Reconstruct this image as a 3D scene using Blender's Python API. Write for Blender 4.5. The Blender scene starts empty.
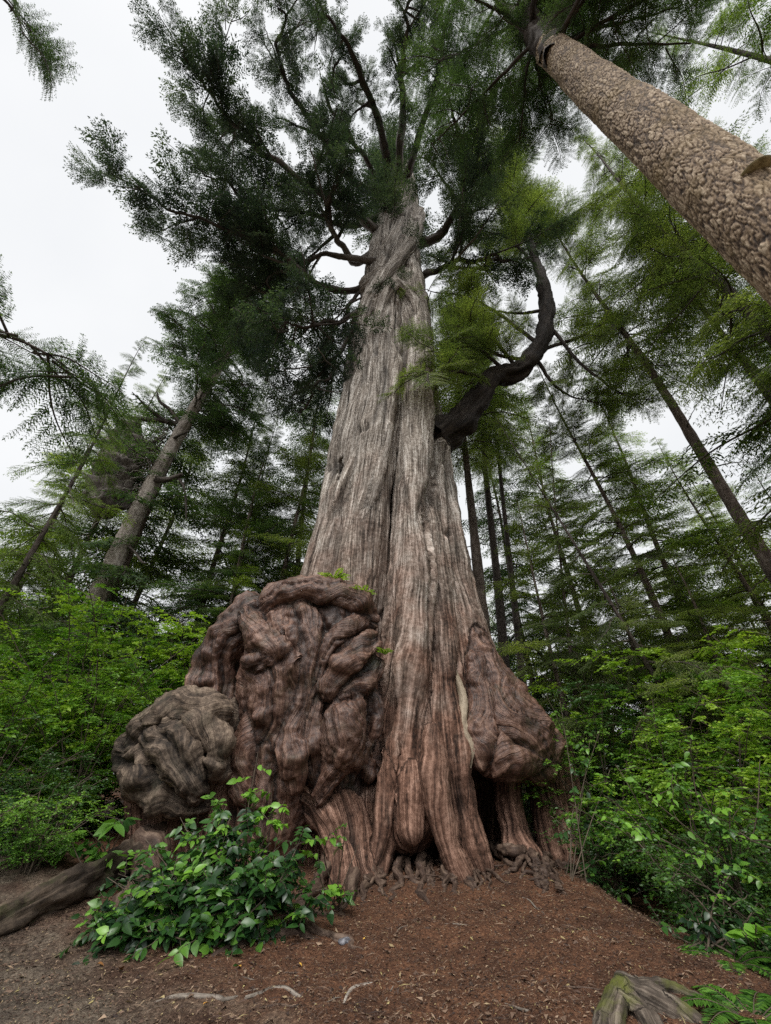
import bpy, math, random, time
import numpy as np
T0 = time.time(); SKYBACK = 4.0
R = math.radians
rng = np.random.default_rng(7)
COL = bpy.context.scene.collection

# ------------------------------------------------------------------ camera
PITCH = 34.4; CH = 1.6; W_, H_ = 771, 1024; FPX = 385.0
cp, sp = math.cos(R(PITCH)), math.sin(R(PITCH))
cam = bpy.data.cameras.new('camera'); camo = bpy.data.objects.new('camera', cam); COL.objects.link(camo)
camo.location = (0, 0, CH); camo.rotation_euler = (R(90 + PITCH), 0, 0)
cam.sensor_fit = 'HORIZONTAL'; cam.sensor_width = 36; cam.lens = 36 * FPX / W_
cam.clip_start = 0.05; cam.clip_end = 2000
bpy.context.scene.camera = camo

def at(px, py, Y):
    """point seen at a given place of the photograph, at depth Y in front of the viewer"""
    x, u = px - W_ / 2, H_ / 2 - py
    dy, dz = FPX * cp - u * sp, FPX * sp + u * cp
    return np.array([x * Y / dy, Y, CH + dz * Y / dy])
def mpp(py, Y):
    return Y / (FPX * cp - (H_ / 2 - py) * sp)      # metres per pixel across
def at_dist(px, py, D):
    """same, at a distance D from the viewer"""
    v = at(px, py, 1.0) - np.array([0, 0, CH])
    # direction may point behind when very high up
    return np.array([0, 0, CH]) + v / np.linalg.norm(v) * D

# ------------------------------------------------------------------ object helpers
def tag(o, label=None, cat=None, group=None, kind=None):
    if label: o['label'] = label
    if cat: o['category'] = cat
    if group: o['group'] = group
    if kind: o['kind'] = kind
    return o
def empty(name, loc=(0, 0, 0)):
    o = bpy.data.objects.new(name, None); COL.objects.link(o); o.location = [float(c) for c in loc]; return o
def link(name, me, mat=None, parent=None):
    o = bpy.data.objects.new(name, me); COL.objects.link(o)
    if mat is not None and len(me.materials) == 0: me.materials.append(mat)
    if parent is not None:
        o.parent = parent
    return o
def make_mesh(name, V, F, attrs=None, smooth=True, normals=None):
    """F: int array (n,3) or (n,4), or list of such arrays"""
    if not isinstance(F, list): F = [F]
    F = [f for f in F if len(f)]
    me = bpy.data.meshes.new(name)
    V = np.asarray(V, np.float32)
    me.vertices.add(len(V)); me.vertices.foreach_set('co', V.ravel())
    nl = sum(f.size for f in F); npoly = sum(len(f) for f in F)
    me.loops.add(nl); me.loops.foreach_set('vertex_index', np.concatenate([f.ravel() for f in F]).astype(np.int32))
    me.polygons.add(npoly)
    tot = np.concatenate([np.full(len(f), f.shape[1], np.int32) for f in F])
    st = np.concatenate([[0], np.cumsum(tot)[:-1]]).astype(np.int32)
    me.polygons.foreach_set('loop_start', st)
    me.polygons.foreach_set('use_smooth', np.full(npoly, smooth, bool))
    me.update(calc_edges=True)
    if attrs:
        for k, a in attrs.items():
            a = np.asarray(a, np.float32)
            if a.ndim == 2:
                at_ = me.attributes.new(k, 'FLOAT_VECTOR', 'POINT'); at_.data.foreach_set('vector', a.ravel())
            else:
                at_ = me.attributes.new(k, 'FLOAT', 'POINT'); at_.data.foreach_set('value', a.ravel())
    if normals is not None:
        me.normals_split_custom_set_from_vertices(normals.astype(float).tolist())
    return me

# ------------------------------------------------------------------ noise
def _h(ix, iy, iz, seed):
    n = (ix.astype(np.uint32) * np.uint32(374761393)) ^ (iy.astype(np.uint32) * np.uint32(668265263)) ^ (iz.astype(np.uint32) * np.uint32(2246822519)) ^ np.uint32(seed * 3266489 + 77)
    n = (n ^ (n >> np.uint32(13))) * np.uint32(1274126177)
    n = n ^ (n >> np.uint32(16))
    n = n * np.uint32(2654435761); n = n ^ (n >> np.uint32(15))
    return (n & np.uint32(0xffffff)).astype(np.float32) / np.float32(0xffffff)
def vnoise(P, seed=0):
    P = np.asarray(P, np.float32)
    if P.shape[1] == 2: P = np.concatenate([P, np.zeros((len(P), 1), np.float32)], 1)
    i = np.floor(P); f = P - i; f = f * f * f * (f * (f * 6 - 15) + 10); i = i.astype(np.int64)
    x0, y0, z0 = i.T; x1, y1, z1 = x0 + 1, y0 + 1, z0 + 1
    fx, fy, fz = f.T
    def L(a, b, t): return a + (b - a) * t
    return L(L(L(_h(x0, y0, z0, seed), _h(x1, y0, z0, seed), fx), L(_h(x0, y1, z0, seed), _h(x1, y1, z0, seed), fx), fy),
             L(L(_h(x0, y0, z1, seed), _h(x1, y0, z1, seed), fx), L(_h(x0, y1, z1, seed), _h(x1, y1, z1, seed), fx), fy), fz) * 2 - 1
def fbm(P, oct=4, seed=0, gain=0.5):
    s = 0; a = 1; P = np.asarray(P, np.float32); t = 0
    for o in range(oct):
        s = s + a * vnoise(P * 2.03 ** o, seed + o); t += a; a *= gain
    return s / t * 1.4
def ridge(P, oct=3, seed=0):
    s = 0; a = 1; P = np.asarray(P, np.float32); t = 0
    for o in range(oct):
        s = s + a * (1 - 2 * np.abs(vnoise(P * 2.03 ** o, seed + o))); t += a; a *= .5
    return s / t

# ------------------------------------------------------------------ curves and tubes
def catmull(pts, n):
    """pts (k,d) -> smooth curve with n points"""
    p = np.asarray(pts, float); k = len(p)
    if k == 2:
        t = np.linspace(0, 1, n)[:, None]; return p[0] * (1 - t) + p[1] * t
    q = np.vstack([2 * p[0] - p[1], p, 2 * p[-1] - p[-2]])
    u = np.linspace(0, k - 1, n); i = np.minimum(u.astype(int), k - 2); t = (u - i)[:, None]
    a, b, c, d = q[i], q[i + 1], q[i + 2], q[i + 3]
    return .5 * (2 * b + (c - a) * t + (2 * a - 5 * b + 4 * c - d) * t ** 2 + (3 * b - a - 3 * c + d) * t ** 3)
def frames(c, ref=(0, -1, 0)):
    t = np.gradient(c, axis=0); t /= np.linalg.norm(t, axis=1)[:, None] + 1e-9
    r = np.tile(np.asarray(ref, float), (len(c), 1))
    par = np.abs((r * t).sum(1)) > .93
    if par.mean() > .3: r[:] = (0, 0, 1)
    e1 = r - (r * t).sum(1)[:, None] * t; e1 /= np.linalg.norm(e1, axis=1)[:, None] + 1e-9
    e2 = np.cross(t, e1)
    return t, e1, e2
class MB:
    """collects geometry with attributes, builds one mesh"""
    def __init__(s): s.V = []; s.F3 = []; s.F4 = []; s.A = {}; s.n = 0
    def add(s, V, F, **attrs):
        F = np.asarray(F)
        (s.F3 if F.shape[1] == 3 else s.F4).append(F + s.n)
        s.V.append(V); s.n += len(V)
        for k, a in attrs.items(): s.A.setdefault(k, []).append(a)
    def mesh(s, name, smooth=True):
        F = [np.concatenate(x) for x in (s.F3, s.F4) if x]
        return make_mesh(name, np.concatenate(s.V), F, {k: np.concatenate(a) for k, a in s.A.items()}, smooth)
def tube(mb, curve, rad, ns=6, w=0.0, disp=None):
    """tube along a curve (n,3), radii (n,), grain coordinates in attribute gc; disp(theta,v)->scale of the radius"""
    n = len(curve); t, e1, e2 = frames(np.asarray(curve, float))
    th = np.linspace(-math.pi, math.pi, ns + 1)
    seg = np.concatenate([[0], np.cumsum(np.linalg.norm(np.diff(curve, axis=0), axis=1))])
    TH, VV = np.meshgrid(th, seg)
    rr = np.asarray(rad)[:, None] * np.ones_like(TH)
    if disp is not None: rr = rr + disp(TH, VV, rr)
    # seam sits on the side away from the viewer
    V = curve[:, None, :] + rr[..., None] * (np.cos(TH)[..., None] * e1[:, None, :] + np.sin(TH)[..., None] * e2[:, None, :])
    V = V.reshape(-1, 3)
    i = np.arange(n - 1)[:, None] * (ns + 1) + np.arange(ns)[None, :]
    F = np.stack([i, i + 1, i + ns + 2, i + ns + 1], -1).reshape(-1, 4)
    rm = float(np.mean(rad))
    gc = np.stack([TH * rm, VV, np.full_like(TH, w)], -1).reshape(-1, 3)
    mb.add(V, F, gc=gc)
    # cap the end
    c = np.array([curve[-1] + t[-1] * rad[-1] * .6]); j = (n - 1) * (ns + 1)
    V2 = np.vstack([V[j:j + ns + 1], c]); F2 = np.stack([np.arange(ns), np.arange(ns) + 1, np.full(ns, ns + 1)], 1)
    mb.add(V2, F2, gc=np.vstack([gc[j:j + ns + 1], gc[j:j + 1] + [0, rad[-1], 0]]))
    return V

# ------------------------------------------------------------------ material helpers
class NT:
    def __init__(s, name):
        s.m = bpy.data.materials.new(name); s.m.use_nodes = True; s.t = s.m.node_tree
        s.t.nodes.clear(); s.out = s.t.nodes.new('ShaderNodeOutputMaterial')
    def n(s, typ, ins=None, **props):
        nd = s.t.nodes.new(typ)
        for k, v in props.items(): setattr(nd, k, v)
        for k, v in (ins or {}).items():
            sock = nd.inputs[k]
            if isinstance(v, bpy.types.NodeSocket): s.t.links.new(v, sock)
            else: sock.default_value = v
        return nd
    def attr(s, name): return s.n('ShaderNodeAttribute', attribute_name=name)
    def math(s, op, a, b=0.0, clamp=False):
        nd = s.n('ShaderNodeMath', operation=op, use_clamp=clamp)
        for i, v in enumerate((a, b)):
            if isinstance(v, bpy.types.NodeSocket): s.t.links.new(v, nd.inputs[i])
            else: nd.inputs[i].default_value = v
        return nd.outputs[0]
    def ramp(s, fac, stops, interp='LINEAR'):
        nd = s.n('ShaderNodeValToRGB', {'Fac': fac}); cr = nd.color_ramp; cr.interpolation = interp
        while len(cr.elements) < len(stops): cr.elements.new(0.5)
        for e, (p, c) in zip(cr.elements, stops):
            e.position = p; e.color = (*c, 1) if len(c) == 3 else c
        return nd.outputs['Color']
    def mix(s, fac, a, b, blend='MIX'):
        nd = s.n('ShaderNodeMix', data_type='RGBA', blend_type=blend)
        for k, v in ((0, fac), (6, a), (7, b)):
            if isinstance(v, bpy.types.NodeSocket): s.t.links.new(v, nd.inputs[k])
            else: nd.inputs[k].default_value = (*v, 1) if isinstance(v, tuple) and len(v) == 3 else v
        return nd.outputs[2]
    def noise(s, vec, scale, detail=4, rough=.55, dist=0.0):
        nd = s.n('ShaderNodeTexNoise', {'Vector': vec, 'Scale': scale, 'Detail': detail, 'Roughness': rough, 'Distortion': dist})
        return nd.outputs['Fac']
    def vscale(s, vec, sc):
        nd = s.n('ShaderNodeVectorMath', operation='MULTIPLY'); s.t.links.new(vec, nd.inputs[0]); nd.inputs[1].default_value = sc
        return nd.outputs[0]
    def bump(s, h, strength=.5, dist=.02, normal=None):
        ins = {'Height': h, 'Strength': strength, 'Distance': dist}
        if normal is not None: ins['Normal'] = normal
        return s.n('ShaderNodeBump', ins).outputs[0]
    def surf(s, sock): s.t.links.new(sock, s.out.inputs['Surface']); return s.m

def bark_material(name, dark, mid, light, rough=.85, us=22., vs=1.6, bumpd=.03, red=None, moss=None, zone=None, spec=.3, use_h=False, tight=False, iso_w=.30):
    """long fibrous bark that follows the grain coordinates"""
    k = NT(name); g = k.attr('gc').outputs['Vector']; pos = k.n('ShaderNodeNewGeometry').outputs['Position']
    a = k.noise(k.vscale(g, (us, vs, 3)), 1.0, 5, .6, .3)
    b = k.noise(k.vscale(g, (us * .28, vs * .35, 3)), 1.0, 4, .6, .6)
    c = k.noise(pos, 1.3, 4, .6)
    iso = k.noise(pos, 11, 6, .7)
    s_ = k.math('ADD', k.math('ADD', k.math('MULTIPLY', a, (1 - iso_w) * .6), k.math('MULTIPLY', b, (1 - iso_w) * .4)), k.math('MULTIPLY', iso, iso_w))
    e0, e1, e2 = (.405, .495, .60) if tight else (.36, .49, .64)
    col = k.ramp(s_, [(e0, dark), (e1, mid), (e2, light)])
    if red is not None:
        h = k.n('ShaderNodeSeparateXYZ', {'Vector': pos}).outputs['Z']
        f = k.math('ADD', k.math('MULTIPLY', h, -1 / zone[1]), zone[0] / zone[1] + .5)
        f = k.math('ADD', f, k.math('MULTIPLY', k.math('SUBTRACT', c, .5), 1.6), True)
        rc = k.ramp(s_, [(e0, red[0]), (e1, red[1]), (e2, red[2])])
        col = k.mix(k.math('MULTIPLY', f, .9), col, rc)
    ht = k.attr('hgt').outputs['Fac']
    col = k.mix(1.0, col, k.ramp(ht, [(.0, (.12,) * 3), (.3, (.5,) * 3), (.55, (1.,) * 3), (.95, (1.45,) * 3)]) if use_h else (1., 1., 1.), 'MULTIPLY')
    if moss is not None:
        m = k.math('MULTIPLY', k.ramp(k.noise(pos, 2.3, 5, .65), [(.52, (0,) * 3), (.68, (1,) * 3)]), moss[1])
        col = k.mix(m, col, moss[0])
    patch = k.ramp(k.noise(pos, .7, 3), [(.3, (.72,) * 3), (.7, (1.15,) * 3)])
    col = k.mix(1.0, col, patch, 'MULTIPLY')
    nb = k.bump(s_, .9, bumpd)
    nb = k.bump(a, .5, bumpd * .4, nb)
    p = k.n('ShaderNodeBsdfPrincipled', {'Base Color': col, 'Roughness': rough, 'Normal': nb})
    p.inputs['Specular IOR Level'].default_value = spec
    return k.surf(p.outputs[0])

def leaf_material(name, dark, mid, light, rough=.55, transl=.35, spec=.3, tcol=None):
    k = NT(name); v = k.attr('lv').outputs['Fac']
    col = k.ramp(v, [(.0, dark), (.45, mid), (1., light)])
    pos = k.n('ShaderNodeNewGeometry').outputs['Position']
    col = k.mix(1.0, col, k.ramp(k.noise(pos, .45, 2), [(.3, (.7, .75, .8)), (.7, (1.25, 1.2, 1.05))]), 'MULTIPLY')
    p = k.n('ShaderNodeBsdfPrincipled', {'Base Color': col, 'Roughness': rough}); p.inputs['Specular IOR Level'].default_value = spec
    tc = k.mix(1.0, col, tcol or (1.25, 1.35, .55), 'MULTIPLY')
    tr = k.n('ShaderNodeBsdfTranslucent', {'Color': tc})
    mx = k.n('ShaderNodeMixShader', {0: transl, 1: p.outputs[0], 2: tr.outputs[0]})
    return k.surf(mx.outputs[0])
# ================================================================== GIANT CEDAR (fused strands, burls, legs)
class Prim:
    def __init__(s, name, group, ctrl, k=.22, sub=False, grain=1.0):
        """ctrl rows: px, py, Y, radius in pixels (converted to metres there)"""
        c = np.array([[*at(a, b, Y), r * mpp(b, Y)] for a, b, Y, r in ctrl])
        if len(ctrl) == 1: c = np.vstack([c, c + [0, 0, .05, 0]])
        L = np.linalg.norm(np.diff(c[:, :3], axis=0), axis=1).sum()
        n = max(4, min(26, int(L / .35) + 3))
        q = catmull(c, n); q[:, 3] = np.maximum(q[:, 3], .02)
        s.c = q[:, :3].astype(np.float32); s.r = q[:, 3].astype(np.float32); s.k = k; s.sub = sub; s.group = group; s.grain = grain; s.name = name
        s.lo = (s.c - s.r[:, None]).min(0) - .7; s.hi = (s.c + s.r[:, None]).max(0) + .7
        s.s = np.concatenate([[0], np.cumsum(np.linalg.norm(np.diff(s.c, axis=0), axis=1))])
        t, s.e1, s.e2 = frames(s.c)
        s.seed = (hash(name) & 0) + sum(ord(ch) for ch in name) % 97
    def dist(s, P, want=False):
        best = np.full(len(P), 1e9, np.float32)
        bt = np.zeros(len(P), np.float32); bi = np.zeros(len(P), int)
        for i in range(len(s.c) - 1):
            a, b = s.c[i], s.c[i + 1]; ab = b - a; l2 = float(ab @ ab) + 1e-9
            rr = max(s.r[i], s.r[i + 1]) + .8; lo, hi = np.minimum(a, b) - rr, np.maximum(a, b) + rr
            w = np.where((P[:, 2] > lo[2]) & (P[:, 2] < hi[2]) & (P[:, 0] > lo[0]) & (P[:, 0] < hi[0]) & (P[:, 1] > lo[1]) & (P[:, 1] < hi[1]))[0]
            if not len(w): continue
            q = P[w] - a
            t = np.clip(q @ ab / l2, 0, 1)
            q -= t[:, None] * ab
            d = np.sqrt((q * q).sum(1)) - (s.r[i] + t * (s.r[i + 1] - s.r[i]))
            m = d < best[w]; w = w[m]; best[w] = d[m]; bt[w] = t[m]; bi[w] = i
        if not want: return best
        t = bt[:, None]; a = s.c[bi] * (1 - t) + s.c[bi + 1] * t
        e1 = s.e1[bi] * (1 - t) + s.e1[bi + 1] * t; e2 = s.e2[bi] * (1 - t) + s.e2[bi + 1] * t
        q = P - a; ang = np.arctan2((q * e2).sum(1), (q * e1).sum(1))
        v = s.s[bi] + bt * (s.s[bi + 1] - s.s[bi])
        u = ang * (s.r.mean() if len(s.c) > 8 else s.r.max())
        return best, u, v

T = 'trunk'
PR = [
 # strands of the main stem
 Prim('core', T, [(399,158,12.4,2),(398,190,12.6,11),(393,230,12.9,16),(390,290,13.3,20),(385,400,13.4,29),(385,520,13.5,43),(394,640,13.7,68),(402,740,13.8,86),(400,860,13.8,98)]),
 Prim('strand a', T, [(395,162,12.,3),(391,200,12.,9),(386,240,12.1,13),(378,290,12.2,15),(377,340,12.2,20),(369,400,12.,23),(359,460,11.9,27),(350,520,11.8,32),(342,580,11.7,39),(335,650,11.6,48),(318,740,11.6,55),(310,860,11.6,58)], k=.2),
 Prim('strand a2', T, [(406,160,11.8,2),(409,190,11.8,7),(403,240,11.7,11),(392,290,11.5,13),(388,330,11.4,15),(386,380,11.2,17),(378,440,11.0,20),(370,500,10.9,22),(364,570,10.8,25),(360,640,10.7,24),(356,720,10.7,26)], k=.08),
 Prim('strand a3', T, [(368,300,12.0,7),(358,360,12.,10),(350,420,11.9,12),(337,500,11.8,15),(324,580,11.6,19),(312,650,11.5,24)], k=.08),
 Prim('strand a4', T, [(370,330,11.7,6),(366,380,11.5,9),(356,440,11.3,11),(344,510,11.1,12),(338,580,10.9,13),(330,640,10.8,14)], k=.06),
 Prim('strand b', T, [(403,170,11.9,3),(406,210,11.9,9),(410,280,11.7,12),(415,340,11.4,14),(416,400,11.2,16),(414,450,11.0,16),(412,520,10.8,17),(412,580,10.6,21),(410,650,10.45,26),(405,720,10.4,31),(403,775,10.2,29),(408,812,10.0,27)], k=.08),
 Prim('strand b2', T, [(420,330,12.0,6),(424,420,11.6,8),(427,500,11.2,11),(434,580,10.8,14),(440,650,10.5,18),(441,710,10.25,19),(450,770,10.0,15),(461,815,9.9,12),(468,842,9.75,11),(478,866,9.6,10)], k=.06),
 Prim('strand c', T, [(420,300,12.7,7),(426,400,12.4,11),(433,460,12.2,14),(441,520,11.9,18),(448,580,11.6,22),(459,640,11.3,25),(475,690,11.1,28),(495,730,11.,29)], k=.08),
 Prim('strand c2', T, [(456,560,12.,10),(467,620,11.7,12),(481,670,11.5,14),(498,720,11.3,18)], k=.10),
 Prim('strand c3', T, [(438,470,11.6,6),(441,520,11.3,8),(446,580,11.,9),(453,640,10.7,9),(462,690,10.5,8),(468,735,10.3,7)], k=.05),
 Prim('strand c4', T, [(432,640,10.3,8),(424,690,10.1,9),(422,740,9.9,8)], k=.08),
 # twisted ribs of the upper stem
 Prim('twist a', T, [(360,345,11.5,5),(370,305,11.2,6),(386,265,11.1,6),(402,225,11.2,6),(410,190,11.3,5)], k=.08),
 Prim('twist b', T, [(374,300,11.2,5),(392,272,10.9,6),(410,245,11.0,6),(420,215,11.3,5)], k=.06),
 Prim('twist arch', T, [(376,400,11.0,5),(378,345,11.0,6),(384,308,10.9,6),(396,288,10.8,6),(410,298,10.9,6),(419,335,11.1,6),(424,400,11.2,5)], k=.06),
 Prim('twist c', T, [(350,470,11.1,5),(362,420,11.0,6),(370,370,11.0,6),(374,325,11.1,5)], k=.06),
 Prim('diagonal rib a', T, [(322,590,11.0,6),(334,530,10.9,7),(350,480,10.8,7),(366,440,10.7,6),(380,400,10.8,5)], k=.08),
 Prim('diagonal rib b', T, [(352,590,10.3,7),(362,530,10.3,7),(378,480,10.3,6),(388,430,10.5,5)], k=.07),
 # knots where limbs leave
 Prim('limb collar', T, [(420,470,11.9,10),(428,450,12.,11),(440,440,12.0,9)], k=.35),
 Prim('knot a', T, [(371,288,11.6,11),(384,283,11.4,12),(398,287,11.4,9)], k=.25),
 # legs
 Prim('left column', T, [(300,700,10.6,36),(310,760,10.2,32),(330,800,9.8,26),(345,850,9.3,22),(350,890,8.9,24),(346,930,8.7,30)], k=.25),
 Prim('inner column', T, [(262,690,10.6,36),(250,760,10.4,36),(240,840,10.2,40)], k=.3),
 Prim('mossy leg', T, [(160,770,10.2,26),(158,830,9.8,22),(160,900,9.4,24)], k=.2),
 Prim('far leg', T, [(535,740,11.6,22),(548,790,11.4,18),(560,835,11.,17),(573,868,10.6,17),(590,885,10.3,12)], k=.2),
 Prim('far leg c', T, [(540,755,11.6,14),(556,775,11.5,15),(566,800,11.3,14),(578,850,11.,13),(592,872,10.7,12)], k=.3),
 Prim('far leg b', T, [(560,745,11.9,10),(570,800,11.7,10),(582,850,11.3,11)], k=.15),
 Prim('near leg', T, [(500,735,11.0,20),(507,770,11.,14),(511,805,10.8,10),(517,838,10.5,11),(526,864,10.2,16)], k=.3),
 Prim('middle foot', T, [(372,760,10.3,20),(368,800,10.1,16),(372,840,10.,16)], k=.2),
 Prim('plate rib a', T, [(390,742,9.95,8),(387,785,9.7,9),(382,825,9.6,9),(376,850,9.5,9),(368,876,9.3,10)], k=.16),
 Prim('plate rib b', T, [(409,755,9.85,8),(411,795,9.55,10),(413,830,9.4,9)], k=.14),
 Prim('plate rib c', T, [(430,735,9.85,9),(434,785,9.5,10),(442,825,9.4,9),(450,850,9.35,7),(462,874,9.3,7)], k=.14),
 # main burl mass
 Prim('burl arch', 'burl', [(222,722,9.9,15),(216,690,9.8,19),(220,655,9.7,20),(236,627,9.6,20),(250,612,9.6,19)], k=.08),
 Prim('burl crest', 'burl', [(256,618,9.7,14),(276,600,9.5,15),(302,592,9.4,14),(330,596,9.5,14),(352,603,9.6,13),(374,622,9.9,12)], k=.16),
 Prim('burl arch lobe', 'burl', [(204,700,9.7,11),(205,672,9.6,12),(213,648,9.5,10)], k=.08),
 Prim('burl roll', 'burl', [(248,616,9.35,12),(256,632,9.2,13),(268,648,9.1,16),(276,656,9.05,12),(262,664,9.0,8)], k=.14),
 Prim('burl knob', 'burl', [(258,657,8.95,8),(256,660,8.9,7)], k=.05),
 Prim('burl body', 'burl', [(290,620,10.,30),(290,680,10.,46),(290,740,10.1,44),(280,800,10.2,40)], k=.2),
 Prim('burl body b', 'burl', [(335,620,10.,26),(345,680,10.,34),(340,740,10.,34),(330,800,9.9,26)], k=.2),
 Prim('burl flow a', 'burl', [(300,604,9.55,13),(312,640,9.35,14),(300,690,9.3,15),(290,735,9.25,14),(294,765,9.15,15),(296,782,9.2,9)], k=.10),
 Prim('burl flow b', 'burl', [(258,672,9.6,10),(258,710,9.5,13),(252,750,9.5,14),(246,790,9.5,14)], k=.12),
 Prim('burl flow c', 'burl', [(277,672,9.5,10),(275,710,9.4,12),(270,750,9.4,13),(264,800,9.4,14)], k=.10),
 Prim('burl swirl a', 'burl', [(372,642,9.55,12),(358,656,9.35,13),(342,670,9.25,13),(330,690,9.25,12)], k=.07),
 Prim('burl swirl b', 'burl', [(366,618,9.7,9),(346,632,9.45,11),(326,650,9.35,11),(315,676,9.3,9)], k=.06),
 Prim('burl swirl c', 'burl', [(376,665,9.6,12),(362,684,9.4,13),(347,695,9.3,11)], k=.07),
 Prim('burl bulge', 'burl', [(352,700,9.35,14),(346,722,9.15,21),(344,742,9.1,21),(336,765,9.2,14),(322,790,9.3,12)], k=.1),
 Prim('burl bulge b', 'burl', [(374,700,9.7,12),(376,730,9.7,12),(368,770,9.8,12)], k=.1),
 Prim('burl lip', 'burl', [(318,700,9.35,8),(312,740,9.25,10),(316,780,9.3,9)], k=.08),
 # knotted left burl
 Prim('knot burl', 'knotted_burl', [(226,722,9.8,20),(204,728,9.6,27),(178,738,9.5,31),(152,750,9.5,24),(138,758,9.6,14)], k=.2),
 Prim('knot back', 'knotted_burl', [(205,760,9.7,24),(180,772,9.6,24)], k=.2),
 Prim('knot roll a', 'knotted_burl', [(136,742,9.2,8),(152,722,9.0,10),(178,707,9.,11),(204,703,9.,10),(224,712,9.1,8)], k=.16),
 Prim('knot roll b', 'knotted_burl', [(150,735,8.95,7),(170,750,8.75,9),(182,770,8.7,10),(196,788,8.8,10),(206,796,9.,7)], k=.10),
 Prim('knot roll d', 'knotted_burl', [(170,728,8.85,7),(184,742,8.7,8),(190,762,8.7,8),(200,778,8.8,7)], k=.10),
 Prim('knot roll c', 'knotted_burl', [(200,724,8.9,6),(218,734,8.85,8),(226,752,8.9,8),(218,770,8.9,8),(206,776,8.9,5)], k=.08),
 Prim('knot lobe', 'knotted_burl', [(132,764,9.4,12),(146,776,9.2,15),(164,792,9.1,14),(182,803,9.1,10),(200,806,9.2,6)], k=.07),
 # right mushroom burl
 Prim('right burl', 'overhanging_burl', [(466,625,11.0,10),(478,665,10.8,18),(495,698,10.6,25),(510,722,10.45,30),(524,742,10.4,29),(534,756,10.5,22)], k=.3),
 Prim('right burl lip', 'overhanging_burl', [(478,752,10.2,10),(496,756,10.0,13),(518,758,10.,14),(540,754,10.2,14),(549,744,10.5,14)], k=.12),
 Prim('right burl top', 'overhanging_burl', [(476,660,10.35,8),(482,700,10.2,11),(480,728,10.05,12),(484,750,9.95,11)], k=.14),
 Prim('right burl fold', 'overhanging_burl', [(492,672,10.6,7),(508,700,10.1,9),(524,722,9.95,10),(536,742,10.0,9)], k=.14),
]
CUTS = [
 Prim('cavity', T, [(490,795,10.3,17),(492,815,10.3,20),(500,838,10.2,12)], k=.08, sub=True),
 Prim('cavity b', T, [(528,790,10.7,9),(532,815,10.6,10)], k=.06, sub=True),
 Prim('burl hollow', T, [(240,668,9.1,6),(239,700,9.1,8),(237,735,9.1,9),(232,772,8.9,15),(222,800,8.9,22)], k=.1, sub=True),
 Prim('swirl hollow', T, [(322,700,9.0,5),(335,705,9.0,6),(352,698,9.0,6)], k=.08, sub=True),
 Prim('arch hollow', T, [(286,616,9.1,5),(290,640,9.0,6),(296,662,9.0,4)], k=.06, sub=True),
 Prim('plate hole', T, [(398,728,9.9,3),(402,742,9.75,4),(400,758,9.7,3)], k=.05, sub=True),
 Prim('plate hole b', T, [(397,776,9.6,4),(394,792,9.5,6),(398,806,9.45,4)], k=.05, sub=True),
 Prim('fissure', T, [(437,432,11.4,8),(434,470,11.0,9),(423,520,10.5,7),(423,570,10.25,5),(426,620,10.0,4),(427,660,9.9,3)], k=.06, sub=True),
 Prim('fissure b', T, [(400,380,10.8,4),(397,440,10.5,8),(392,500,10.2,10),(389,550,10.1,12),(387,600,10.0,14),(388,650,9.95,13),(386,700,9.85,11),(378,750,9.7,9)], k=.06, sub=True),
 Prim('fissure c', T, [(343,460,11.0,3),(338,520,10.8,4),(336,570,10.6,3)], k=.05, sub=True),
 Prim('fissure d', T, [(446,600,10.6,3),(452,660,10.2,4),(461,720,9.9,5),(468,760,9.8,7)], k=.05, sub=True),
 Prim('knot hollow', T, [(398,302,10.7,5),(401,312,10.8,4)], k=.06, sub=True),
 Prim('knot groove', T, [(128,752,8.9,4),(150,762,8.7,5),(168,780,8.6,5),(186,796,8.7,4)], k=.06, sub=True),
 Prim('eye hole', T, [(203,748,8.6,5),(206,757,8.6,5)], k=.05, sub=True),
]
def smin(a, b, k):
    h = np.maximum(k - np.abs(a - b), 0) / k
    return np.minimum(a, b) - h * h * k * .25

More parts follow.
